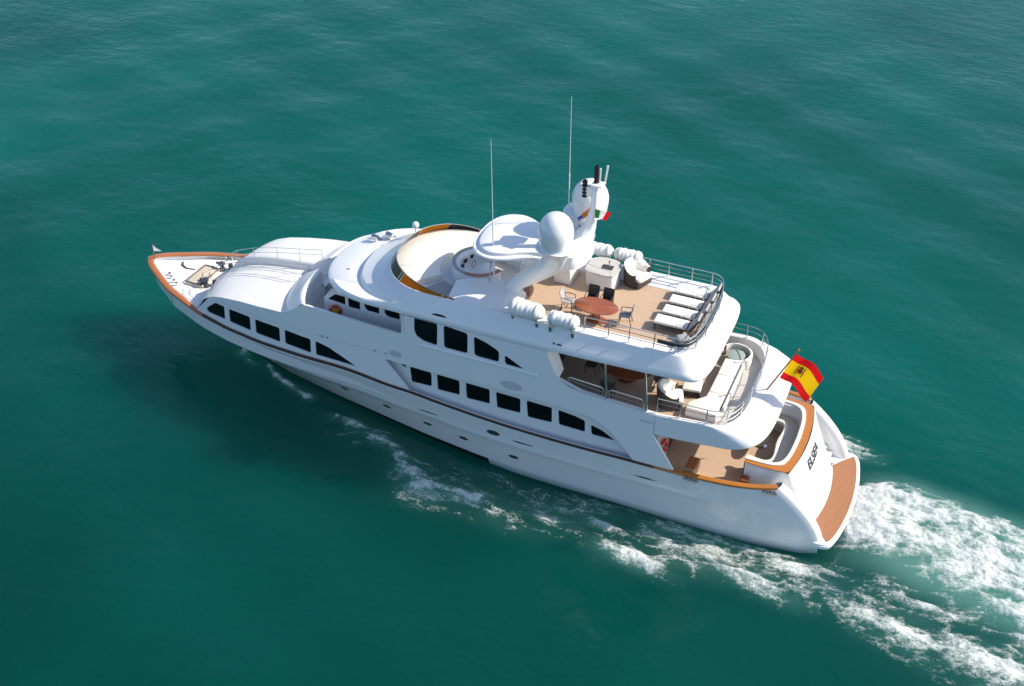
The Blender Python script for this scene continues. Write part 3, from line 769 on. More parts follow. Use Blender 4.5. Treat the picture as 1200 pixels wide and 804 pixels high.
rS = [
    ring(25.0, 3.2, 2.3, 7.9, 1.0, 4, lambda x: wl_(x)-.75, lambda x: zl(x)-.03),
    ring(25.45, 3.5, 2.25, 6.95, 1.2, 4.2, lambda x: wl_(x)-.10, lambda x: zl(x)-.02),
    ring(25.56, 3.55, 2.25, 6.82, 1.25, 4.4, lambda x: wl_(x)+.015, lambda x: zl(x)+.05),
    ring(25.55, 3.55, 2.25, 6.80, 1.25, 4.4, lambda x: wl_(x)+.01, lambda x: zl(x)+.16),
    ring(25.35, 3.5, 2.25, 6.88, 1.25, 4.2, lambda x: wl_(x)-.03, lambda x: zl(x)+.27),
    ring(23.85, 3.3, 2.3, 7.05, 1.2, 3.9, lambda x: 3.16, lambda x: interp(x, [7, 20, 23.8], [7.46, 7.44, 7.24])),
    ring(23.72, 3.3, 2.3, 7.12, 1.2, 3.8, lambda x: 3.09, lambda x: interp(x, [7, 20, 23.8], [7.58, 7.57, 7.46])),
    ring(22.65, 3.1, 2.3, 7.32, 1.15, 3.6, lambda x: 2.91, lambda x: interp(x, [7, 20, 23], [7.88, 7.86, 7.85])),
    ring(22.35, 3.0, 2.3, 7.42, 1.15, 3.5, lambda x: 2.82, lambda x: 8.02),
    ring(22.22, 2.95, 2.3, 7.50, 1.15, 3.5, lambda x: 2.74, lambda x: 8.05),
    ring(22.10, 2.9, 2.3, 7.60, 1.12, 3.4, lambda x: 2.62, lambda x: 8.04),
    ring(21.95, 2.85, 2.3, 7.86, 1.0, 3.2, lambda x: 2.30, lambda x: 7.90),
    ring(21.85, 2.8, 2.3, 8.05, .95, 3.2, lambda x: 1.98, lambda x: 7.82),
    ring(21.80, 2.8, 2.3, 8.07, .95, 3.2, lambda x: 1.95, lambda x: 7.70),
]
g = B(); g.grid(rS, cu=True)
g.build('sundeck_shell', 'white', yacht, ang=32)
# floors
def floor_from(ringpts, z, x0, x1, name, m):
    H = sorted([p for p in ringpts if p[1] >= 0], key=lambda p: p[0])
    xs = [p[0] for p in H]; ys = [p[1] for p in H]; g = B(); rows = []
    for x in np.linspace(max(x0, min(xs)+.0), min(x1, max(xs)), 50):
        y = float(np.interp(x, xs, ys))+.02; rows.append([(x, y*k, z) for k in (-1, -.5, 0, .5, 1)])
    g.grid(rows); return g.build(name, m, yacht, recalc=False)
floor_from(rS[-2], 7.80, 7.9, 15.95, 'sundeck_floor', 'teak')
floor_from(rS[-2], 7.805, 15.95, 21.9, 'flybridge_floor', 'nonskid')
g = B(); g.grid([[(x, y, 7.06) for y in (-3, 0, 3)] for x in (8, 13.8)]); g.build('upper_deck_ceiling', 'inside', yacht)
# shoulders beside the flybridge: white moulding rising from the side to the round console
for s_ in (1, -1):
    g = B(); rows = []
    for x in np.linspace(15.6, 18.55, 26):
        e = ss(np.array(x), 15.6, 16.4)*1.0; e = float(e)
        yi = interp(x, [15.6, 16.4, 17.0, 17.7, 18.2, 18.55], [.95, .75, .95, 1.20, 1.45, 1.7])
        zi = interp(x, [15.6, 16.2, 18.0, 18.55], [8.02, 8.34, 8.42, 8.40])
        yo = 2.74
        row = [(x, s_*yi, 7.8), (x, s_*yi, zi-.05), (x, s_*(yi+.06), zi)]
        for k in np.linspace(.12, 1, 9): row.append((x, s_*(yi+(yo-yi)*k), zi+(8.055-zi)*k**1.15))
        rows.append(row)
    g.grid(rows)
    for i in (0, -1): g.add([rows[i][0], *rows[i][1:], (rows[i][0][0], s_*2.74, 7.8)], [list(range(len(rows[i])+1))])
    g.build('flybridge_shoulder', 'white', yacht, ang=40)
# windscreen of the flybridge: smoked panels and amber panels leaning inward, steel top rail
wsb = ring(22.30, 2.95, 2.3, 7.5, 1.15, 3.5, lambda x: 2.78, lambda x: 8.05)
wst = ring(21.98, 2.9, 2.3, 7.5, 1.15, 3.5, lambda x: 2.62, lambda x: 8.58)
nr = len(wsb)
def ws_z(x, top): return 8.05+(.45*ss(np.array(x), 18.1, 20.4) if top else 0)
Hn = [i for i in range(nr) if wsb[i][0] > 18.15]
st_ = sorted(i for i in Hn if wsb[i][1] < -1e-6); pt_ = sorted(i for i in Hn if wsb[i][1] >= -1e-6)
S_ = st_+pt_; toprail = []
def pr(i):
    h_ = .06+.40*float(ss(np.array(wsb[i][0]), 18.0, 22.0)); k = h_/.5
    b0 = np.array(wsb[i]); t0 = np.array(wst[i]); return b0, b0+(t0-b0)*k
def kind_(i):
    x, y = wsb[i][:2]
    if y > 2.0 and x < 21.2: return 'amber'
    if -2.45 < y < -1.35 and x > 20.9 or (y < -2.55 and x < 19.6): return 'amber'
    return 'smoke'
toprail = [tuple(pr(i)[1]) for i in S_]
k0 = 0; cuts = []
for j in range(1, len(S_)):
    if j == len(S_)-1 or kind_(S_[j]) != kind_(S_[k0]) or j-k0 >= 11:
        seg = S_[k0:j+1]; g = B(); P = [pr(i) for i in seg]
        g.grid([[p[0] for p in P], [p[1] for p in P], [p[1]-np.array((.012, 0, .0)) for p in P], [p[0]-np.array((.02, 0, 0)) for p in P]], cv=True)
        g.build('screen_panel', kind_(S_[k0]), yacht); cuts.append(S_[j]); k0 = j
g = B(); g.tube(toprail, .018, 6)
for i in cuts[:-1]: b0, t0 = pr(i); g.tube([b0, t0], .022, 6)
g.build('screen_frame', 'steel', yacht)
# sun pad filling the front of the flybridge, with a back rest next to the console
ctr = np.array((18.35, 0.0))
g = B(); rows = []
AN = np.linspace(-R(118), R(118), 44)
def oval_in(a):      # point on inner oval ring at polar angle a from ctr
    d = np.array((math.cos(a), math.sin(a))); P = [np.array(p[:2]) for p in rS[9]]
    best = max(P, key=lambda p: float(np.dot((p-ctr)/np.linalg.norm(p-ctr), d))); return float(np.linalg.norm(best-ctr))
rad_o = np.array([oval_in(a) for a in AN]); rad_o = np.convolve(np.r_[rad_o[0], rad_o[0], rad_o, rad_o[-1], rad_o[-1]], np.ones(5)/5, 'valid')
for a, ro_ in zip(AN, rad_o):
    d = np.array((math.cos(a), math.sin(a)))
    L = []
    for rr, z in ((ro_-.02, 7.84), (ro_-.02, 8.075), (ro_-.10, 8.12), (1.75+.02*(a*0), 8.14), (1.70, 8.10), (1.69, 7.8)):
        rr = max(rr, 1.5); p = ctr+d*rr; L.append((p[0], p[1], z))
    rows.append(L)
keepr = [i for i, a in enumerate(AN) if a < R(52)]
g.grid([rows[i] for i in keepr]); g.add(rows[keepr[-1]], [list(range(6))]); g.build('sun_pad', 'cream', yacht, ang=45)
g = B(); keep2 = [i for i, a in enumerate(AN) if R(54) < a < R(108)]
g.grid([[(p[0], p[1], z) for p, z in zip(rows[i], (7.81, 7.95, 8.0, 8.0, 7.95, 7.8))] for i in keep2]); g.build('side_bench', 'greyfab', yacht, ang=45)
# round helm console with teak capping and a recessed seat, open aft to starboard
A2 = np.linspace(-R(115), R(158), 56); c0 = np.array((18.05, .02))
g = B(); rows = []
def crad(a): return 1.22+.18*math.cos(a)
for a in A2:
    d = np.array((math.cos(a), math.sin(a))); r0 = crad(a)
    rows.append([(*(c0+d*rr), z) for rr, z in ((r0+.10, 7.8), (r0, 8.40), (r0-.02, 8.44), (r0-.26, 8.44), (r0-.28, 8.40), (r0-.34, 7.95), (r0-.5, 7.86), (.3, 7.86), (.05, 7.86))])
g.grid(rows); g.build('helm_console', 'white', yacht, ang=40)
g = B(); rows = []
for a in A2:
    d = np.array((math.cos(a), math.sin(a))); r0 = crad(a)
    rows.append([(*(c0+d*rr), z) for rr, z in ((r0+.03, 8.42), (r0+.03, 8.465), (r0-.14, 8.465), (r0-.14, 8.42))])
g.grid([r_ for r_, a in zip(rows, A2) if a > R(70)]); g.build('console_capping', 'varn', yacht)
g = B(); g.grid([r_ for r_, a in zip(rows, A2) if a <= R(75)]); g.build('console_capping', 'greyfab', yacht)
g = B()
g.box((17.9, .1, 8.05), (.5, .9, .3)); g.build('helm_seat', 'white', yacht, bevel=.05)
for i, (x, y) in enumerate(((18.95, .35), (19.0, -.1), (18.8, .7), (18.9, -.6))): g = B(); g.box((x, y, 8.18), (.10, .2, .14)); g.build('instrument', 'black', yacht)
g = B(); g.tube([(18.55+.0, .02+.18*math.cos(t), 8.2+.18*math.sin(t)) for t in np.linspace(0, 2*math.pi, 16)[:-1]], .015, 6, closed=True)
g.build('steering_wheel', 'black', yacht)
for i in range(3):
    g = B(); g.box((18.45, 1.60+.16*i, 7.98-.05*i), (.45, .15, .36-.1*i)); g.build('step', 'greyfab', yacht, bevel=.02)

# ================================================================= MAST, ARCH, HARDTOP, DOMES
H = smooth([(18.20, 0.0), (18.16, .75), (17.95, 1.40), (17.5, 1.85), (16.95, 1.98), (16.35, 1.80), (15.8, 1.42), (15.2, 1.15), (14.5, 1.05), (14.0, 1.0)], 2); Ho = H+[(x, -y) for x, y in H[-1:0:-1]]
def scal(P, k, z, c=(16, 0)): return [(c[0]+(x-c[0])*k, c[1]+(y-c[1])*k, z) for x, y in P]
g = B(); rws = [scal(Ho, k, z+.25) for k, z in ((.9, 9.66), (.985, 9.66), (1.0, 9.70), (1.0, 9.76), (.985, 9.79), (.90, 9.80), (.885, 9.83), (.875, 9.93), (.85, 9.96), (.6, 10.02), (.2, 10.04))]
g.grid(rws, cu=True); g.add(rws[0], [list(range(len(Ho)))]); g.add(rws[-1], [list(range(len(Ho)))])
g.build('hardtop', 'white', yacht, ang=25)
for s_ in (1, -1): g = B(); g.tube([(17.2, s_*1.35, 8.4), (17.0, s_*1.4, 9.95)], .03, 8); g.build('hardtop_post', 'steel', yacht)
def ell_loft(secs, n=20, pw=2.6):       # sections: centre, half length vector, half width vector
    rows = []
    for c, a, b_ in secs:
        c, a, b_ = Vector(c), Vector(a), Vector(b_); L = []
        for k in range(n):
            t = 2*math.pi*k/n; cx = math.copysign(abs(math.cos(t))**(2/pw), math.cos(t)); sx = math.copysign(abs(math.sin(t))**(2/pw), math.sin(t))
            L.append(c+a*cx+b_*sx)
        rows.append(L)
    g = B(); g.grid(rows, cu=True)
    for r_ in (rows[0], rows[-1]): g.add(r_, [list(range(n))])
    return g
for s_ in (1, -1):       # arch legs sweep from the shoulders up and aft to the dome shelf
    g = ell_loft([((16.25, s_*1.08, 8.0), (.40, 0, .0), (0, .42, 0)), ((16.05, s_*1.08, 8.40), (.36, 0, .06), (0, .30, 0)), ((15.65, s_*1.12, 8.80), (.36, 0, .18), (0, .20, 0)), ((15.15, s_*1.20, 9.25), (.36, 0, .24), (0, .17, 0)), ((14.62, s_*1.32, 9.72), (.42, 0, .22), (0, .20, 0)), ((14.25, s_*1.42, 10.15), (.48, 0, .15), (0, .27, 0)), ((14.1, s_*1.5, 10.6), (.52, 0, .06), (0, .38, 0)), ((14.05, s_*1.56, 10.95), (.62, 0, .02), (0, .52, 0)), ((14.05, s_*1.58, 11.06), (.80, 0, .0), (0, .74, 0)), ((14.05, s_*1.58, 11.12), (.82, 0, .0), (0, .76, 0)), ((14.05, s_*1.58, 11.15), (.78, 0, .0), (0, .72, 0))])
    g.build('arch_leg', 'white', yacht, ang=50)
    pr_ = [(.02, 12.70), (.22, 12.66), (.42, 12.55), (.58, 12.38), (.69, 12.16), (.745, 11.92), (.74, 11.66), (.71, 11.40), (.68, 11.20), (.68, 11.13)]
    g = B(); g.lathe([(r*(1 if s_ > 0 else 1.07), z) for r, z in pr_], (14.05 if s_ > 0 else 13.72, s_*1.58, 0), 36); g.build('satellite_dome', 'white', yacht, ang=60)
g = ell_loft([((14.0, 0, 9.85), (.95, 0, 0), (0, 1.3, 0)), ((13.8, 0, 10.25), (.65, 0, .1), (0, 1.40, 0)), ((13.6, 0, 10.55), (.5, 0, .12), (0, 1.3, 0)), ((13.45, -.1, 10.8), (.42, 0, .1), (0, .5, 0)), ((13.22, -.3, 11.3), (.24, 0, .08), (0, .20, 0)), ((13.12, -.38, 12.1), (.16, 0, .03), (0, .13, 0)), ((13.10, -.4, 12.95), (.14, 0, .02), (0, .12, 0)), ((13.12, -.42, 13.1), (.12, 0, .0), (0, .1, 0))])
g.build('mast', 'white', yacht, ang=50)
g = B(); g.box((13.55, -.75, 12.75), (.62, .5, .46)); g.build('radar_housing', 'white', yacht, bevel=.04); g = B(); g.box((13.05, -.55, 13.15), (.5, .5, .10)); g.build('radar_shelf', 'white', yacht, bevel=.03)
for (x, y, z) in ((13.62, -.55, 12.45), (13.14, -.6, 13.18)):
    g = B()
    for i in range(5): g.lathe([(.02, z+i*.16), (.115, z+i*.16+.015), (.115, z+i*.16+.10), (.06, z+i*.16+.12), (.06, z+i*.16+.16)], (x, y, 0), 12)
    g.build('navigation_light', 'black', yacht)
for P_, r_ in (([(13.05, -.7, 13.0), (12.86, -.86, 13.05), (12.78, -.92, 13.9)], .045), ([(13.02, -.66, 13.1), (13.0, -.66, 13.85)], .04)):
    g = B(); g.tube(P_, r_, 8); g.build('mast_tube', 'flagwhite', yacht)
for P_, r_ in (([(14.05, -1.2, 10.2), (14.15, -1.2, 10.9), (14.55, -.8, 10.9)], .03), ([(13.5, -.2, 11.6), (14.4, -.9, 11.0)], .012)):
    g = B(); g.tube(P_, r_, 6); g.build('mast_stay', 'steel', yacht)
g = B()
for (p0, p1, r) in (((17.0, 1.25, 8.30), (17.08, 1.25, 15.25), .03), ((14.75, -1.75, 9.8), (14.78, -1.75, 16.25), .03)):
    L = [Vector(p0).lerp(Vector(p1), t) for t in (0, .45, .46, 1)]; gg = B(); gg.tube(L, [r, r*.9, r*.55, r*.35], 8); gg.build('whip_antenna', 'white', yacht)
g = B(); g.tube([(15.95, .75, 8.2), (15.95, .75, 9.6)], .02, 6); g.build('post', 'steel', yacht)

# ================================================================= UPPER DECK AFT
def uring(xa, ra, na, dw, zf, x0=8.68, wf=None):
    Hh = []
    for x in np.linspace(x0, xa+ra, 14)[:-1]: z = zf(x, 0); Hh.append((x, Ys(x, z)-dw, z))
    for a in np.linspace(0, math.pi/2, 26):
        x = xa+ra-ra*abs(math.sin(a))**(2/na); k = abs(math.cos(a))**(2/na); z = zf(x, a); Hh.append((x, k*(Ys(xa+ra, z)-dw), z))
    return Hh+[(x, -y, z) for x, y, z in Hh[-2::-1]]
def lipz(x, a): return interp(x, [4.0, 4.6, 5.6, 7.6, 8.7], [4.74, 4.68, 4.42, 4.28, 4.26])
def topz(x, a): return interp(x, [5.1, 5.6, 6.6, 8.7], [5.22, 5.30, 5.38, 5.24])
def mix(r1, r2, k, up=0): return [tuple(np.array(a)*(1-k)+np.array(b_)*k+np.array((0, 0, up))) for a, b_ in zip(r1, r2)]
u0 = uring(5.0, 1.6, 3.4, .9, lambda x, a: 4.52 if x < 7 else 4.4)
u1 = uring(4.10, 1.5, 3.4, .06, lipz); u2 = uring(4.03, 1.5, 3.4, .0, lambda x, a: lipz(x, a)+.07)
u3 = uring(4.05, 1.5, 3.4, .0, lambda x, a: lipz(x, a)+.18)
u5 = uring(5.15, 1.6, 3.2, .0, topz); u6 = uring(5.25, 1.6, 3.2, .12, lambda x, a: topz(x, a)+.02); u7 = uring(5.33, 1.6, 3.2, .22, lambda x, a: topz(x, a)-.02)
u8 = uring(5.42, 1.6, 3.2, .30, lambda x, a: 4.74)
u4 = mix(u3, u5, .45, .09); u4b = mix(u3, u5, .8, .05)
g = B(); g.grid([u0, u1, u2, u3, u4, u4b, u5, u6, u7, u8]); g.build('upper_bulwark', 'white', yacht, ang=38)
# inner bulwark between the ring and the forward opening
for s_ in (1, -1):
    g = B(); g.grid([[(x, s_*(Ys(x, 5.3)-.02), interp(x, [8.6, 9.7, 10.7, 12, 13], [5.235, 5.305, 5.365, 5.465, 5.80])+.012) for x in np.linspace(8.6, 13.0, 14)],
                     [(x, s_*(Ys(x, 5.3)-.2), interp(x, [8.6, 9.7, 10.7, 12, 13], [5.235, 5.305, 5.365, 5.465, 5.80])+.012) for x in np.linspace(8.6, 13.0, 14)],
                     [(x, s_*(Ys(x, 5.3)-.24), 4.74) for x in np.linspace(8.6, 13.0, 14)]]); g.build('bulwark_lining', 'white', yacht)
g = B(); Hh = [p for p in u8[:len(u8)//2+1]]
g.grid([[(x, y*k, 4.75) for k in (1, .5, 0, -.5, -1)] for x, y, z in Hh]+[]); g.grid([[(13.9, 3.3*k, 4.75) for k in (1, .5, 0, -.5, -1)], [(8.68, Hh[0][1]*k, 4.75) for k in (1, .5, 0, -.5, -1)]])
g.build('upper_deck', 'teak', yacht)
g = B(); P9 = [p for p in u8 if p[0] < 6.35 and abs(p[1]) < 3.6]
g.grid([[(x+.02, y*.995, 4.765) for x, y, z in P9], [(6.30, y*.93, 4.765) for x, y, z in P9]]); g.build('aft_grey_strip', 'deckgrey', yacht)  # grey sheet over the teak between the sunbed and the aft rail
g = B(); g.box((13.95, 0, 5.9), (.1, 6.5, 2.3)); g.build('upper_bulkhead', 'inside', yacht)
g = B(); g.box((13.87, 0, 5.75), (.03, 4.2, 1.95)); g.build('upper_doors', 'glass', yacht)
for s_ in (1, -1):      # white slanted side screen at the forward end of the opening
    g = B(); g.add([(13.75, s_*(Ys(13.7, 7)-.02), 7.02), (13.05, s_*(Ys(13, 5.8)-.02), 5.82), (13.10, s_*(Ys(13, 5.8)-.75), 5.82), (13.6, s_*(Ys(13.7, 7)-.75), 7.02), (13.83, s_*(Ys(13.7, 7)-.02), 7.02), (13.83, s_*(Ys(13, 5.8)-.02), 4.8), (13.83, s_*(Ys(13, 5.8)-.75), 4.8), (13.83, s_*(Ys(13.7, 7)-.75), 7.02)],
               [[0, 1, 2, 3], [0, 4, 5, 1], [2, 6, 7, 3], [1, 5, 6, 2]]); g.build('side_screen', 'white', yacht)
for s_ in (1, -1):
    for x in (10.95, 9.20):
        g = B(); g.tube([(x-.08, s_*(Ys(x, 5.3)-.10), 5.30), (x+.16, s_*(Ys(x, 7)-.10), 7.10)], .055, 10); g.build('deck_pillar', 'steel', yacht)

# ---- railings
def rail(name, tops, post_idx, base_fn, mids=(.55,), r=.022, closed=False):
    g = B(); g.tube(tops, r, 8, closed=closed)
    bs = [base_fn(p) for p in tops]
    for k in mids: g.tube([Vector(b_).lerp(Vector(t), k) for b_, t in zip(bs, tops)], r*.7, 6, closed=closed)
    for i in post_idx: g.tube([bs[i], tops[i]], r*1.15, 8)
    return g.build(name, 'steel', yacht)
rt = [(x, y, 8.76) for x, y, z in ring(22, 3, 2.3, 7.50, 1.0, 3.2, lambda x: 2.66, lambda x: 0, N=(10, 60, 22)) if x < 12.25]
rp = [p for p in rt if p[1] > 1e-6]; rs_ = [p for p in rt if p[1] <= 1e-6]
rt = sorted(rp, key=lambda p: 0)+rs_
def sbase(p): return (p[0]+.02*(1 if p[0] > 8 else 0), p[1]*1.02, 8.03)
n_ = len(rt); L_ = np.r_[0, np.cumsum([math.dist(rt[i], rt[i+1]) for i in range(n_-1)])]
posts = [int(np.argmin(abs(L_-q))) for q in np.linspace(0, L_[-1], 15)]
rail('sundeck_railing', rt, posts, sbase, mids=(.35, .68))
ur = [(x+.02, y*.985, interp(x, [5, 6, 9], [6.02, 6.05, 6.02])) for x, y, z in u6]
n_ = len(ur); L_ = np.r_[0, np.cumsum([math.dist(ur[i], ur[i+1]) for i in range(n_-1)])]
posts = [int(np.argmin(abs(L_-q))) for q in np.linspace(0, L_[-1], 13)]
um = {i: p for i, p in enumerate(ur)}
rail('upper_deck_railing', ur, posts, lambda p: (p[0]+(.04 if p[0] < 5.8 else 0), p[1]*1.005, 5.28), mids=(.3, .65))
for s_ in (1, -1):
    for xa_, xb in ((9.28, 10.80), (11.05, 12.65)):
        g = B(); y = lambda x: s_*(Ys(x, 5.6)-.1); z0 = lambda x: interp(x, [9, 10.7, 12.04, 12.7], [5.27, 5.37, 5.48, 5.62])
        g.tube([(xa_, y(xa_), z0(xa_)), (xa_, y(xa_), z0(xa_)+.42), (xa_+.1, y(xa_), z0(xa_)+.5), (xb-.1, y(xb), z0(xb)+.5-(.1 if xb > 12 else 0)), (xb, y(xb), z0(xb)+.42-(.1 if xb > 12 else 0)), (xb, y(xb), z0(xb))], .024, 8)
        g.tube([(xa_, y(xa_), z0(xa_)+.25), (xb, y(xb), z0(xb)+.25)], .018, 6)
        g.build('side_railing', 'steel', yacht)
# spreader/handrail around the starboard quarter, built-in curved seat and glass table
g = B()
for k0, k1, zz, o_ in ((0, 1, 0, 0),):
    P = arc((6.75, -2.15), .72, R(100), R(330), 22)
    g.grid([[(x, y, 4.76) for x, y in P], [(x, y, 5.25) for x, y in P], [(6.75+(x-6.75)*.86, -2.15+(y+2.15)*.86, 5.28) for x, y in P], [(6.75+(x-6.75)*.82, -2.15+(y+2.15)*.82, 4.76) for x, y in P]])
g.build('round_seat', 'cream', yacht)
g = B(); g.lathe([(.02, 5.14), (.50, 5.14), (.55, 5.12), (.55, 4.98), (.05, 4.97), (.05, 4.76)], (6.75, -2.15, 0), 28, sx=.75, sy=.8); g.build('glass_table', 'tgreen', yacht)

# ================================================================= FOREDECK GEAR (bolted down)
FZ = 3.42
g = B(); g.box((33.85, -.05, FZ+.10), (1.0, 1.75, .14), rz=R(4)); g.build('hatch_coaming', 'tanl', yacht, bevel=.03)
g = B(); g.tube([(33.4, -.85, FZ+.2), (34.25, -.9, FZ+.2), (34.35, .75, FZ+.2), (33.45, .8, FZ+.2)], .035, 6, closed=True); g.build('hatch_frame', 'dsteel', yacht)
for x, y in ((33.35, -1.05), (33.25, .55)):
    g = B(); g.lathe([(.17, FZ), (.17, FZ+.12), (.11, FZ+.16), (.10, FZ+.34), (.18, FZ+.38), (.18, FZ+.46), (.02, FZ+.48)], (x, y, 0), 16)
    g.tube([(x, y, FZ+.3), (x+.45, y-.2, FZ+.25)], .07, 8); g.lathe([(.12, FZ), (.12, FZ+.3), (.02, FZ+.32)], (x-.35, y-.25, 0), 12); g.build('windlass', 'dsteel', yacht)
for x, y, a in ((35.35, .62, 40), (34.75, 1.05, 32), (35.35, -1.35, -30), (33.6, -2.05, -16)):
    g = B(); E_ = R(a)
    for k in (-.16, .16): g.lathe([(.055, FZ), (.055, FZ+.2), (.08, FZ+.22), (.08, FZ+.25), (.01, FZ+.26)], (x+k*math.cos(E_), y-k*math.sin(E_), 0), 12)
    g.box((x, y, FZ+.02), (.5, .16, .04), rz=-E_); g.build('bollard', 'steel', yacht)
g = B(); g.tube([(34.6, -.45, FZ+.05), (35.1, -.35, FZ+.1), (35.4, -.5, FZ+.14), (35.55, -.75, FZ+.12)], .05, 8); g.build('anchor_chain', 'dsteel', yacht)
g = B(); g.tube([(36.72, .0, 3.85), (36.70, 0, 4.75)], .028, 8); g.build('jackstaff', 'varnd', yacht)
# searchlights and horns on the wheelhouse roof
for x, y, k in ((24.3, -1.35, 1), (23.75, -1.75, 1.2)):
    g = B(); g.lathe([(.03, 7.1), (.12, 7.12), (.05, 7.16), (.05, 7.36)], (x, y, 0), 10); g.tube([(x-.12, y, 7.45), (x+.18, y, 7.45)], [.10*k, .15*k], 12); g.tube([(x-.2, y-.25, 7.25), (x+.3, y-.25, 7.3)], [.04, .11], 10); g.build('searchlight', 'steel', yacht)
g = B(); g.ball((22.35, -1.75, 8.35), .17, 16); g.lathe([(.05, 8.0), (.05, 8.3)], (22.35, -1.75, 0), 8); g.build('gps_dome', 'white', yacht)
g = B(); g.tube([(24.25, 1.25, 7.0), (24.25, 1.25, 7.25), (24.3, 1.25, 7.3)], .06, 8); g.build('roof_horn', 'white', yacht)

# ================================================================= THINGS ON THE YACHT
SD = 7.80; UD = 4.75
# ---- dining table on the sundeck
t = empty('dining_table', (12.2, 1.42, SD)); tag(t, 'oval varnished reddish table on the open top deck', 'table')
g = B(); g.lathe([(.02, .70), (.9, .70), (.97, .715), (.98, .735), (.96, .75), (.02, .752)], (0, 0, 0), 44, sx=1, sy=.62); g.build('tabletop', 'varnd', t, ang=40)
g = B(); g.lathe([(.34, .0), (.34, .05), (.14, .10), (.12, .62), (.34, .70)], (0, 0, 0), 20, sx=1.4, sy=.9); g.build('pedestal', 'varnd', t)
# ---- dining chairs
def make_chair(name, loc, rz, label, back='greyfab', group='chairs round the top deck table'):
    c = empty(name, loc, rz); tag(c, label, 'chair', group)
    g = B(); g.box((0, 0, .45), (.48, .48, .04)); g.build('seat', back, c, bevel=.012)
    g = B(); rows = []
    for zz, xx in ((.47, -.23), (.62, -.27), (.78, -.31), (.92, -.35)): rows.append([(xx-.02*math.cos(q*1.2), .23*q, zz) for q in np.linspace(-1, 1, 7)])
    r2 = [[(p[0]-.025, p[1], p[2]) for p in r_] for r_ in rows]; g.grid(rows); g.grid(r2, flip=True)
    edge = rows[0]+[r_[-1] for r_ in rows[1:-1]]+rows[-1][::-1]+[r_[0] for r_ in rows[1:-1]][::-1]; g.tube(edge, .02, 6, closed=True); g.build('backrest', back, c)
    for sy in (-1, 1):
        for q in (0, 1):
            g = B(); g.tube([(.22, sy*.23, 0), (.20, sy*.23, .45)] if q else [(-.30, sy*.23, 0), (-.22, sy*.23, .45)], .02, 6); g.build('leg', 'wicker', c)
        g = B(); g.tube([(.20, sy*.24, .45), (.19, sy*.25, .64), (-.05, sy*.25, .66), (-.27, sy*.24, .65)], .02, 6); g.build('armrest', 'wicker', c)
    return c
make_chair('dining_chair', (13.55, 1.10, SD), R(180), 'grey mesh chair at the forward end of the oval table')
make_chair('dining_chair', (11.0, 1.15, SD), R(10), 'slim chair with grey seat at the aft end of the oval table')
make_chair('dining_chair', (12.72, .58, SD), R(90), 'black-backed chair behind the oval table, the one farther forward', 'black')
make_chair('dining_chair', (12.05, .58, SD), R(90), 'black-backed chair behind the oval table, the one farther aft', 'black')
# ---- sun loungers
def make_lounger(loc, label, first=None):
    if first is None:
        o = empty('sun_lounger', loc)
        g = B(); g.box((0, 0, .27), (1.45, .64, .06)); 
        g.build('frame', 'wicker', o, bevel=.015)
        for sx in (.66, -.5):
            for sy in (.28, -.28):
                g = B(); g.box((sx, sy, .12), (.06, .06, .24)); g.build('leg', 'wicker', o)
        g = B(); g.box((0.02, 0, .36), (1.42, .61, .12)); g.build('mattress', 'cream', o, bevel=.035)
        g = B(); g.box((-.97, 0, .63), (.76, .61, .10), ry=R(56)); g.build('back_cushion', 'greyfab', o, bevel=.03)  # back cushion in grey, darker than the cream mattress
        g = B(); g.box((-1.03, 0, .58), (.76, .66, .035), ry=R(56)); g.tube([(-.72, .25, .3), (-1.15, .25, .3), (-1.15, .25, .66)], .015, 6); g.build('backrest', 'wicker', o)
        for sy in (.34, -.34):
            g = B(); g.tube([(-.25, sy, .30), (-.28, sy, .52), (-.62, sy, .52), (-.68, sy, .34)], .018, 6); g.build('armrest', 'steel', o)
    else:
        o = copy_tree(first); o.location = loc
    tag(o, label, 'sun lounger', 'sun loungers in a row on the top deck'); return o
L0 = make_lounger((9.05, .76, SD), 'cream sun lounger nearest the port rail of the top deck, beside a coiled dark tube')
make_lounger((8.95, -.06, SD), 'cream sun lounger second from the port rail of the top deck', L0)
make_lounger((8.92, -.90, SD), 'cream sun lounger third from the port rail of the top deck', L0)
make_lounger((8.90, -1.74, SD), 'cream sun lounger nearest the far starboard rail of the top deck', L0)
# spare cushions piled in the corner by the rail
g = B(); g.box((8.35, 1.72, SD+.12), (.7, .5, .2), rz=.3); g.box((8.30, 1.62, SD+.32), (.5, .42, .16), rz=.7)
o = g.build('folded_cushions', 'greyfab', None, bevel=.06); tag(o, 'grey folded cushions piled in the port aft corner of the top deck', 'cushions')
g = B(); P = [(p[0]+.06, p[1]*.985, 8.42) for p in rp if p[0] < 9.2]+[(p[0]+.06, p[1]*.985, 8.42) for p in rs_[:14]]
g.tube(P, .085, 8); o = g.build('rolled_side_cover', 'black', None); tag(o, 'rolled dark cover strapped along the aft rail of the top deck behind the loungers', 'rolled cover')
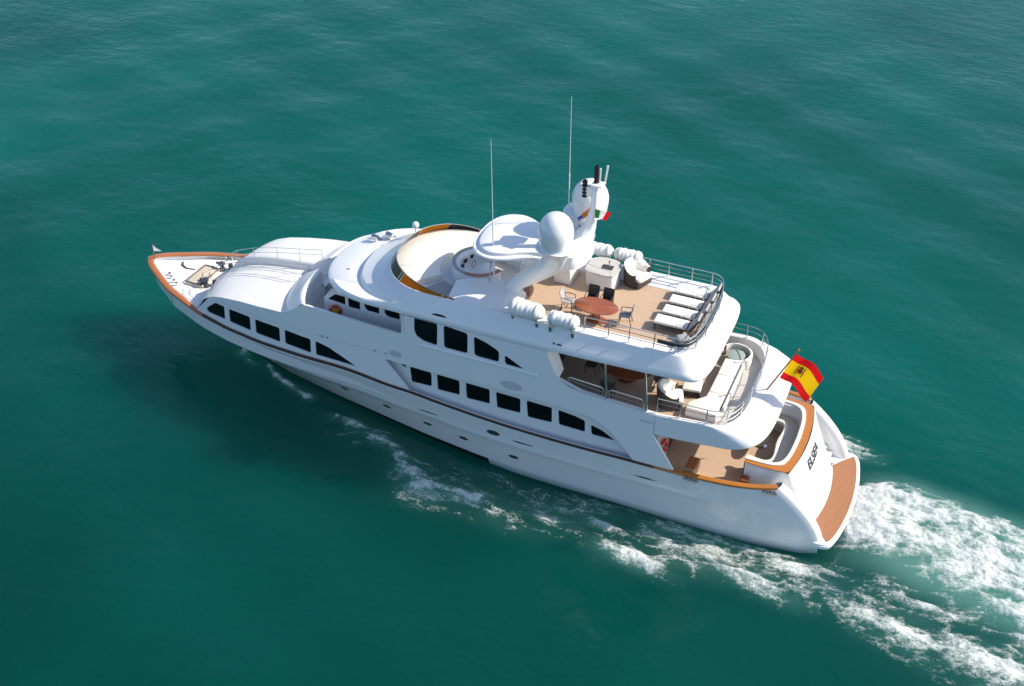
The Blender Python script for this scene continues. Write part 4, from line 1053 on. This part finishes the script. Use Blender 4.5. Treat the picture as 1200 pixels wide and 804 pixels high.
# ---- wicker armchairs
def make_armchair(name, loc, rz, label, first=None):
    if first is None:
        o = empty(name, loc, rz)
        g = B(); rows = []
        for a in np.linspace(R(55), R(305), 26):
            d = (math.cos(a), math.sin(a)); k = .5-.5*math.cos(a-0); h_ = .62+.22*float(ss(np.array(k), .3, .95))
            rows.append([(d[0]*rr*.95, d[1]*rr, zz) for rr, zz in ((.50, 0), (.53, .4), (.56, h_), (.50, h_+.02), (.42, h_-.02), (.40, .4), (.40, .3))])
        g.grid(rows)
        for i in (0, -1): g.add(rows[i], [list(range(7))])
        g.build('wicker_shell', 'wicker', o)
        g = B(); g.prism([(-.38, -.28), (-.38, .28), (0, .42), (.40, .42), (.46, .3), (.46, -.3), (.40, -.42), (0, -.42)], .06, .30); g.build('base', 'wicker', o)
        g = B(); g.prism([(-.34, -.26), (-.34, .26), (0, .38), (.42, .38), (.48, .28), (.48, -.28), (.42, -.38), (0, -.38)], .30, .44); g.build('seat_cushion', 'cream', o, bevel=.04)
        g = B(); rows = []
        for a in np.linspace(R(62), R(298), 22):
            d = (math.cos(a), math.sin(a)); k = .5-.5*math.cos(a); h_ = .58+.26*float(ss(np.array(k), .3, .95))
            rows.append([(d[0]*rr*.95, d[1]*rr, zz) for rr, zz in ((.41, .42), (.47, h_), (.54, h_+.055), (.44, h_+.07), (.32, h_-.03), (.27, .43))])
        g.grid(rows); 
        for i in (0, -1): g.add(rows[i], [list(range(6))])
        g.build('back_cushion', 'cream', o)
    else:
        o = copy_tree(first); o.location = loc; o.rotation_euler = (0, 0, rz)
    return tag(o, label, 'armchair', 'dark wicker armchairs')
A0 = make_armchair('wicker_armchair', (11.55, -2.05, SD), R(158), 'dark wicker tub armchair on the top deck beside the starboard rail'); A0.scale = (1.15, 1.15, 1.1)
a1 = make_armchair('wicker_armchair', (8.55, 1.85, UD), R(200), 'dark wicker tub armchair on the middle deck behind the side rail', A0)
def ottoman(loc, rz, label):
    o = empty('footstool', loc, rz); tag(o, label, 'footstool')
    g = B(); g.box((0, 0, .15), (.78, .78, .28)); g.build('base', 'wicker', o, bevel=.03)
    g = B(); g.box((0, 0, .36), (.80, .80, .14)); g.build('cushion', 'cream', o, bevel=.045); return o
ottoman((7.90, .72, UD), R(8), 'square dark wicker footstool with cream cushion in front of the middle deck armchair')
# ---- big cream sunbed on the middle deck
o = empty('sunbed', (6.75, .2, UD)); tag(o, 'long cream sunbed across the aft end of the middle deck', 'sunbed')
g = B(); g.prism([(-.44, -1.85), (.36, -1.7), (.38, 1.1), (.95, 1.75), (.95, 2.2), (-.36, 2.2), (-.44, 1.9)][::-1], 0, .30); g.build('base', 'white', o)
for y0, y1 in ((-1.85, -.62), (-.60, .72), (.74, 2.2)):
    if y1 < 2: P = [(-.44, y0), (.36, y0), (.37, y1), (-.43, y1)]
    else: P = [(-.43, y0), (.37, y0), (.38, 1.1), (.95, 1.75), (.95, 2.2), (-.36, 2.2)]
    g = B(); g.prism(P, .30, .45); g.build('cushion', 'cream', o, bevel=.04)
g = B(); g.box((-.52, .0, .40), (.10, 3.4, .30)); g.build('backrest', 'cream', o, bevel=.03)
# ---- dining set in the shade of the middle deck
t = empty('shaded_table', (10.8, .9, UD)); tag(t, 'dark round table in the shade of the middle deck overhang', 'table')
g = B(); g.lathe([(.02, .70), (1.05, .70), (1.08, .73), (1.05, .76), (.02, .76)], (0, 0, 0), 40, sx=1.15); g.build('tabletop', 'varnd', t)
g = B(); g.lathe([(.4, 0), (.4, .05), (.16, .1), (.14, .7)], (0, 0, 0), 18); g.build('pedestal', 'varnd', t)
for x, y, rz, lb in ((9.2, 1.0, 0, 'chair at the aft end of the shaded middle deck table'), (12.4, 1.1, 180, 'dark chair at the forward end of the shaded middle deck table'), (11.2, 2.3, 270, 'chair between the shaded middle deck table and the side rail')):
    make_chair('dining_chair', (x, y, UD), R(rz+180 if rz in (0, 180) else rz), lb, 'wicker', group='chairs round the shaded table')
# ---- bar unit on the sundeck
o = empty('bar_counter', (12.9, -1.65, SD)); tag(o, 'low white bar counter with pale grey worktop on the top deck', 'bar counter')
Pb = [(.75, .55), (.55, .78), (-.45, .82), (-.68, .6), (-.70, -.55), (.70, -.6)]
Pb = smooth(Pb, 2, closed=True)[::-1]
g = B(); g.prism(Pb, 0, .74); g.build('cabinet', 'white', o, ang=50)
g = B(); g.prism([(x*1.05, y*1.05) for x, y in Pb], .74, .79); g.build('worktop', 'deckgrey', o, ang=50)
g = B(); g.box((-.15, .15, .797), (.5, .35, .015)); g.tube([(-.15, -.1, .79), (-.15, -.1, 1.0), (-.15, .08, 1.02)], .018, 6); g.build('sink', 'dsteel', o)
g = B(); g.tube([(.72, .5, .79), (.72, .5, 1.0), (-.5, .78, 1.0), (-.5, .78, .79)], .014, 6); g.build('counter_rail', 'steel', o)
o = empty('storage_locker', (14.55, -1.2, SD)); tag(o, 'white locker with a small red box at the foot of the mast', 'locker')
g = B(); g.box((0, 0, .4), (.8, 1.2, .8)); g.build('body', 'white', o, bevel=.05)
g = B(); g.box((-.1, .25, .83), (.3, .3, .06)); g.build('lid_box', 'red', o, bevel=.01)
g = B(); g.box((15.72, .62, SD+.07), (.26, .5, .14), rz=.35); o = g.build('wooden_step', 'varnd', None, bevel=.02); tag(o, 'small reddish wooden step at the forward edge of the top deck', 'step')
# ---- life rafts under white covers in cradles on the rails
def make_raft(loc, rz, L, r, label, seed, front=1.0):
    o = empty('life_raft', loc, rz); tag(o, label, 'life raft', 'life rafts under white canvas covers'); rn = random.Random(seed)
    g = B(); rows = []; n = 28; m = 26
    for i in range(m+1):
        u = -1+2*i/m; rr = r*(1-abs(u)**7*.42)*(1+.035*math.sin(i*1.7+seed)+.02*rn.uniform(-1, 1))*(1+(front-1)*max(0, u))
        rows.append([(u*L/2, rr*math.cos(t)*1.02+.0, (rr*math.sin(t)*(.92 if math.sin(t) > 0 else .85)+.02*math.sin(3*t+i*.9+seed))) for t in np.linspace(0, 2*math.pi, n+1)[:-1]])
    g.grid(rows, cu=True); g.add(rows[0], [list(range(n))]); g.add(rows[-1], [list(range(n))]); g.build('cover', 'canvas', o, ang=60)
    for u in (-.32, .32):
        g = B(); g.tube([(u*L, (r+.012)*math.cos(t), (r+.012)*math.sin(t)*.93) for t in np.linspace(0, 2*math.pi, 24)[:-1]], .02, 6, closed=True)
        g.build('strap', 'greyfab', o)
    for u in (-.38, .38):
        g = B(); g.tube([(u*L, -.3, -.1), (u*L, -.22, -r-.05), (u*L, .22, -r-.05), (u*L, .30, -.1)], .025, 6); g.box((u*L, .1, -r-.17), (.12, .22, .22))
        g.build('cradle', 'steel', o)
    return o
make_raft((14.85, 2.70, 8.44), R(-3), 1.50, .38, 'forward bulky white covered life raft on the port edge of the top deck', 2, 1.25)
make_raft((13.15, 2.80, 8.42), R(-2), 1.34, .335, 'smaller aft white covered life raft on the port edge of the top deck', 5)
make_raft((13.55, -2.62, 8.68), R(2), 1.25, .31, 'white covered life raft on the starboard rail nearest the mast', 9)
make_raft((12.2, -2.66, 8.66), R(2), 1.25, .31, 'white covered life raft on the starboard rail above the wicker armchair', 11)
# ---- lifebuoys
def buoy(loc, rot, label):
    o = empty('lifebuoy', loc); o.rotation_euler = rot; tag(o, label, 'lifebuoy')
    g = B(); g.tube([(.29*math.cos(t), .29*math.sin(t), 0) for t in np.linspace(0, 2*math.pi, 36)[:-1]], .085, 12, closed=True); g.build('ring', 'red', o)
    g = B()
    for a in (45, 135, 225, 315):
        c_ = (.29*math.cos(R(a)), .29*math.sin(R(a)), 0)
        P = [(c_[0]+.09*math.cos(q)*math.cos(R(a)), c_[1]+.09*math.cos(q)*math.sin(R(a)), .09*math.sin(q)) for q in np.linspace(0, 2*math.pi, 12)[:-1]]; g.tube(P, .028, 6, closed=True)
    g.build('band', 'flagwhite', o); return o
buoy((8.40, 2.78, 3.10), (R(90), 0, R(-90-12)), 'orange-red lifebuoy hanging at the aft main deck side opening')
b2 = buoy((24.45, Ys(24.4, 5.7)-1.0+.10, 5.62), (R(90), 0, R(12)), 'orange-red lifebuoy with a yellow bag on the wheelhouse side'); b2.scale = (.85, .85, .85)
g = B(); g.box((24.42, Ys(24.4, 5.7)-.83, 5.62), (.30, .10, .32)); o = g.build('line_bag', 'yellow', None, bevel=.03); tag(o, 'yellow rescue line bag in the middle of the wheelhouse lifebuoy', 'bag')
# ---- aft main deck furniture
o = empty('gate_locker', (6.95, 2.98, 1.98)); tag(o, 'tan upright locker against the port side of the aft main deck', 'locker')
g = B(); rows = [];
g.prism([(.30, -.42), (.34, .40), (-.10, .42), (-.22, .15), (-.18, -.42)][::-1], 0, .82); g.build('body', 'tan', o, bevel=.04)
g = B(); g.box((.08, 0, .83), (.42, .8, .03)); g.build('lid', 'varn', o, bevel=.01)
o = empty('deck_winch', (4.78, 2.72, 1.98)); tag(o, 'brown and steel mooring winch on the aft main deck beside the settee', 'winch')
g = B(); g.lathe([(.20, 0), (.20, .1), (.12, .16), (.11, .42), (.2, .5), (.2, .56), (.02, .58)], (0, 0, 0), 18); g.build('drum', 'varnd', o)
g = B(); g.box((0, 0, .03), (.5, .5, .06)); g.build('base', 'steel', o)
t = empty('cockpit_table', (4.75, -.3, 1.98)); tag(t, 'dark wooden table in front of the curved aft settee', 'table')
g = B(); g.prism(smooth([(.35, -1.25), (.35, 1.0), (-.30, 1.0), (-.30, -1.25)], 2, closed=True)[::-1], .66, .72); g.build('tabletop', 'inside', t)
g = B(); g.lathe([(.25, 0), (.25, .05), (.1, .1), (.1, .66)], (0, 0, 0), 14); g.build('pedestal', 'steel', t)

# ================================================================= FLAGS
def cloth(c00, c10, c01, c11, nu, nv, wave, sag=0):
    """hoist-top, fly-top, hoist-bottom, fly-bottom -> rows"""
    a, b_, c, d = (Vector(q) for q in (c00, c10, c01, c11)); rows = []
    for j in range(nv+1):
        v = j/nv; row = []
        for i in range(nu+1):
            u = i/nu; p = (a*(1-u)+b_*u)*(1-v)+(c*(1-u)+d*u)*v
            off = wave*math.sin(u*7.5+v*1.6)*min(1, u*3)
            row.append(p+Vector((0, off, -sag*math.sin(u*math.pi)*(.4+.6*v)+.25*off)))
        rows.append(row)
    return rows
o = empty('ensign', (4.80, -.15, 5.30)); tag(o, 'red and yellow striped flag flying from a wooden staff at the stern', 'flag')
def loc(p): return (p[0]-4.80, p[1]+.15, p[2]-5.30)
g = B(); g.tube([loc((4.86, -.15, 5.20)), loc((3.84, -.15, 7.55))], [.045, .03], 8); g.ball(loc((3.82, -.15, 7.60)), .06, 10); g.build('staff', 'varn', o)
rows = cloth((3.93, -.15, 7.38), (2.62, -.15, 6.62), (4.42, -.15, 5.98), (3.16, -.15, 5.10), 40, 24, .11, .0)
# curl the fly a little
for r_ in rows:
    for i, p in enumerate(r_):
        u = i/40; p.z += .18*math.sin(u*math.pi)*1.0; p.z -= .06*u
R2 = [[loc(p) for p in r_] for r_ in rows]
def st(j0, j1): 
    g = B(); g.grid(R2[j0:j1+1]); return g
st(0, 6).build('upper_red_stripe', 'flagred', o, recalc=False); st(6, 18).build('yellow_stripe', 'flagyel', o, recalc=False); st(18, 24).build('lower_red_stripe', 'flagred', o, recalc=False)
def fl(u, v, side):         # point on the cloth, lifted off it to the given side
    i = min(39, int(u*40)); j = min(23, int(v*24)); fu = u*40-i; fv = v*24-j
    p = (Vector(R2[j][i])*(1-fu)+Vector(R2[j][i+1])*fu)*(1-fv)+(Vector(R2[j+1][i])*(1-fu)+Vector(R2[j+1][i+1])*fu)*fv
    n_ = (Vector(R2[j][i+1])-Vector(R2[j][i])).cross(Vector(R2[j+1][i])-Vector(R2[j][i])).normalized()
    return p+n_*side*.006
for side in (1, -1):
    g = B(); cu, cv = .41, .49
    def patch(us, mi):
        g.add([fl(cu+a*.92, cv+b_*1.35, side) for a, b_ in us], [list(range(len(us)))], mi)
    patch([(-.07, -.07), (0, -.07), (0, .03), (-.035, .08), (-.07, .03)], 0); patch([(.0, -.07), (.07, -.07), (.07, .03), (.035, .08), (0, .03)], 1)
    patch([(-.055, -.12), (-.03, -.15), (0, -.125), (.03, -.15), (.055, -.12), (.05, -.08), (-.05, -.08)], 1)
    for s_ in (-1, 1):
        patch([(s_*.10, -.10), (s_*.125, -.10), (s_*.125, .09), (s_*.10, .09)], 1); patch([(s_*.09, .09), (s_*.135, .09), (s_*.135, .105), (s_*.09, .105)], 1); patch([(s_*.09, -.13), (s_*.135, -.13), (s_*.135, -.10), (s_*.09, -.10)], 0)
        patch([(s_*.085, -.03), (s_*.14, .0), (s_*.14, .025), (s_*.085, -.005)], 0)
    g.build('crest', ['flagred', 'crest'], o, recalc=False)
o = empty('bow_pennant', (36.70, 0, 4.36)); tag(o, 'small white pennant flying from the jackstaff at the bow', 'pennant')
g = B(); g.grid([[(0, .0, .40), (-.25, .02, .26), (-.5, -.02, .14)], [(0, 0, .22), (-.25, .03, .18), (-.52, -.02, .125)], [(0, 0, .02), (-.25, .02, .07), (-.5, -.02, .11)]]); g.build('cloth', 'flagwhite', o)
o = empty('courtesy_flag', (13.0, -.25, 12.0)); tag(o, 'green, white and red courtesy flag flying from the mast', 'flag')
rows = cloth((.02, 0, .16), (-.72, .0, .14), (.04, 0, -.26), (-.48, .0, -.28), 18, 6, .06)
for a, b_, m_ in ((0, 6, 'green'), (6, 12, 'flagwhite'), (12, 18, 'flagred')):
    g = B(); g.grid([r_[a:b_+1] for r_ in rows]); g.build({'green': 'green_stripe', 'flagwhite': 'white_stripe', 'flagred': 'red_stripe'}[m_], m_, o, recalc=False)
o = empty('signal_flag', (13.5, -.6, 11.5)); tag(o, 'small orange and blue signal flag hanging on the mast stay', 'flag')
g = B(); g.grid(cloth((-.1, 0, .42), (.25, .0, .02), (-.2, 0, .2), (.15, .0, -.15), 6, 4, .03)); g.build('orange_half', 'orange', o, recalc=False)
g = B(); g.grid(cloth((.25, 0, .02), (.45, .0, -.2), (.15, 0, -.15), (.35, .0, -.3), 6, 4, .03)); g.build('blue_half', 'blue', o, recalc=False)
o = empty('burgee', (13.62, -.4, 10.9)); tag(o, 'crumpled dark blue flag hanging low on the mast', 'flag')
g = B(); g.grid(cloth((.2, 0, .3), (-.1, .05, .12), (.05, 0, -.12), (-.22, .05, -.16), 8, 6, .05)); g.build('cloth', 'blue', o, recalc=False)
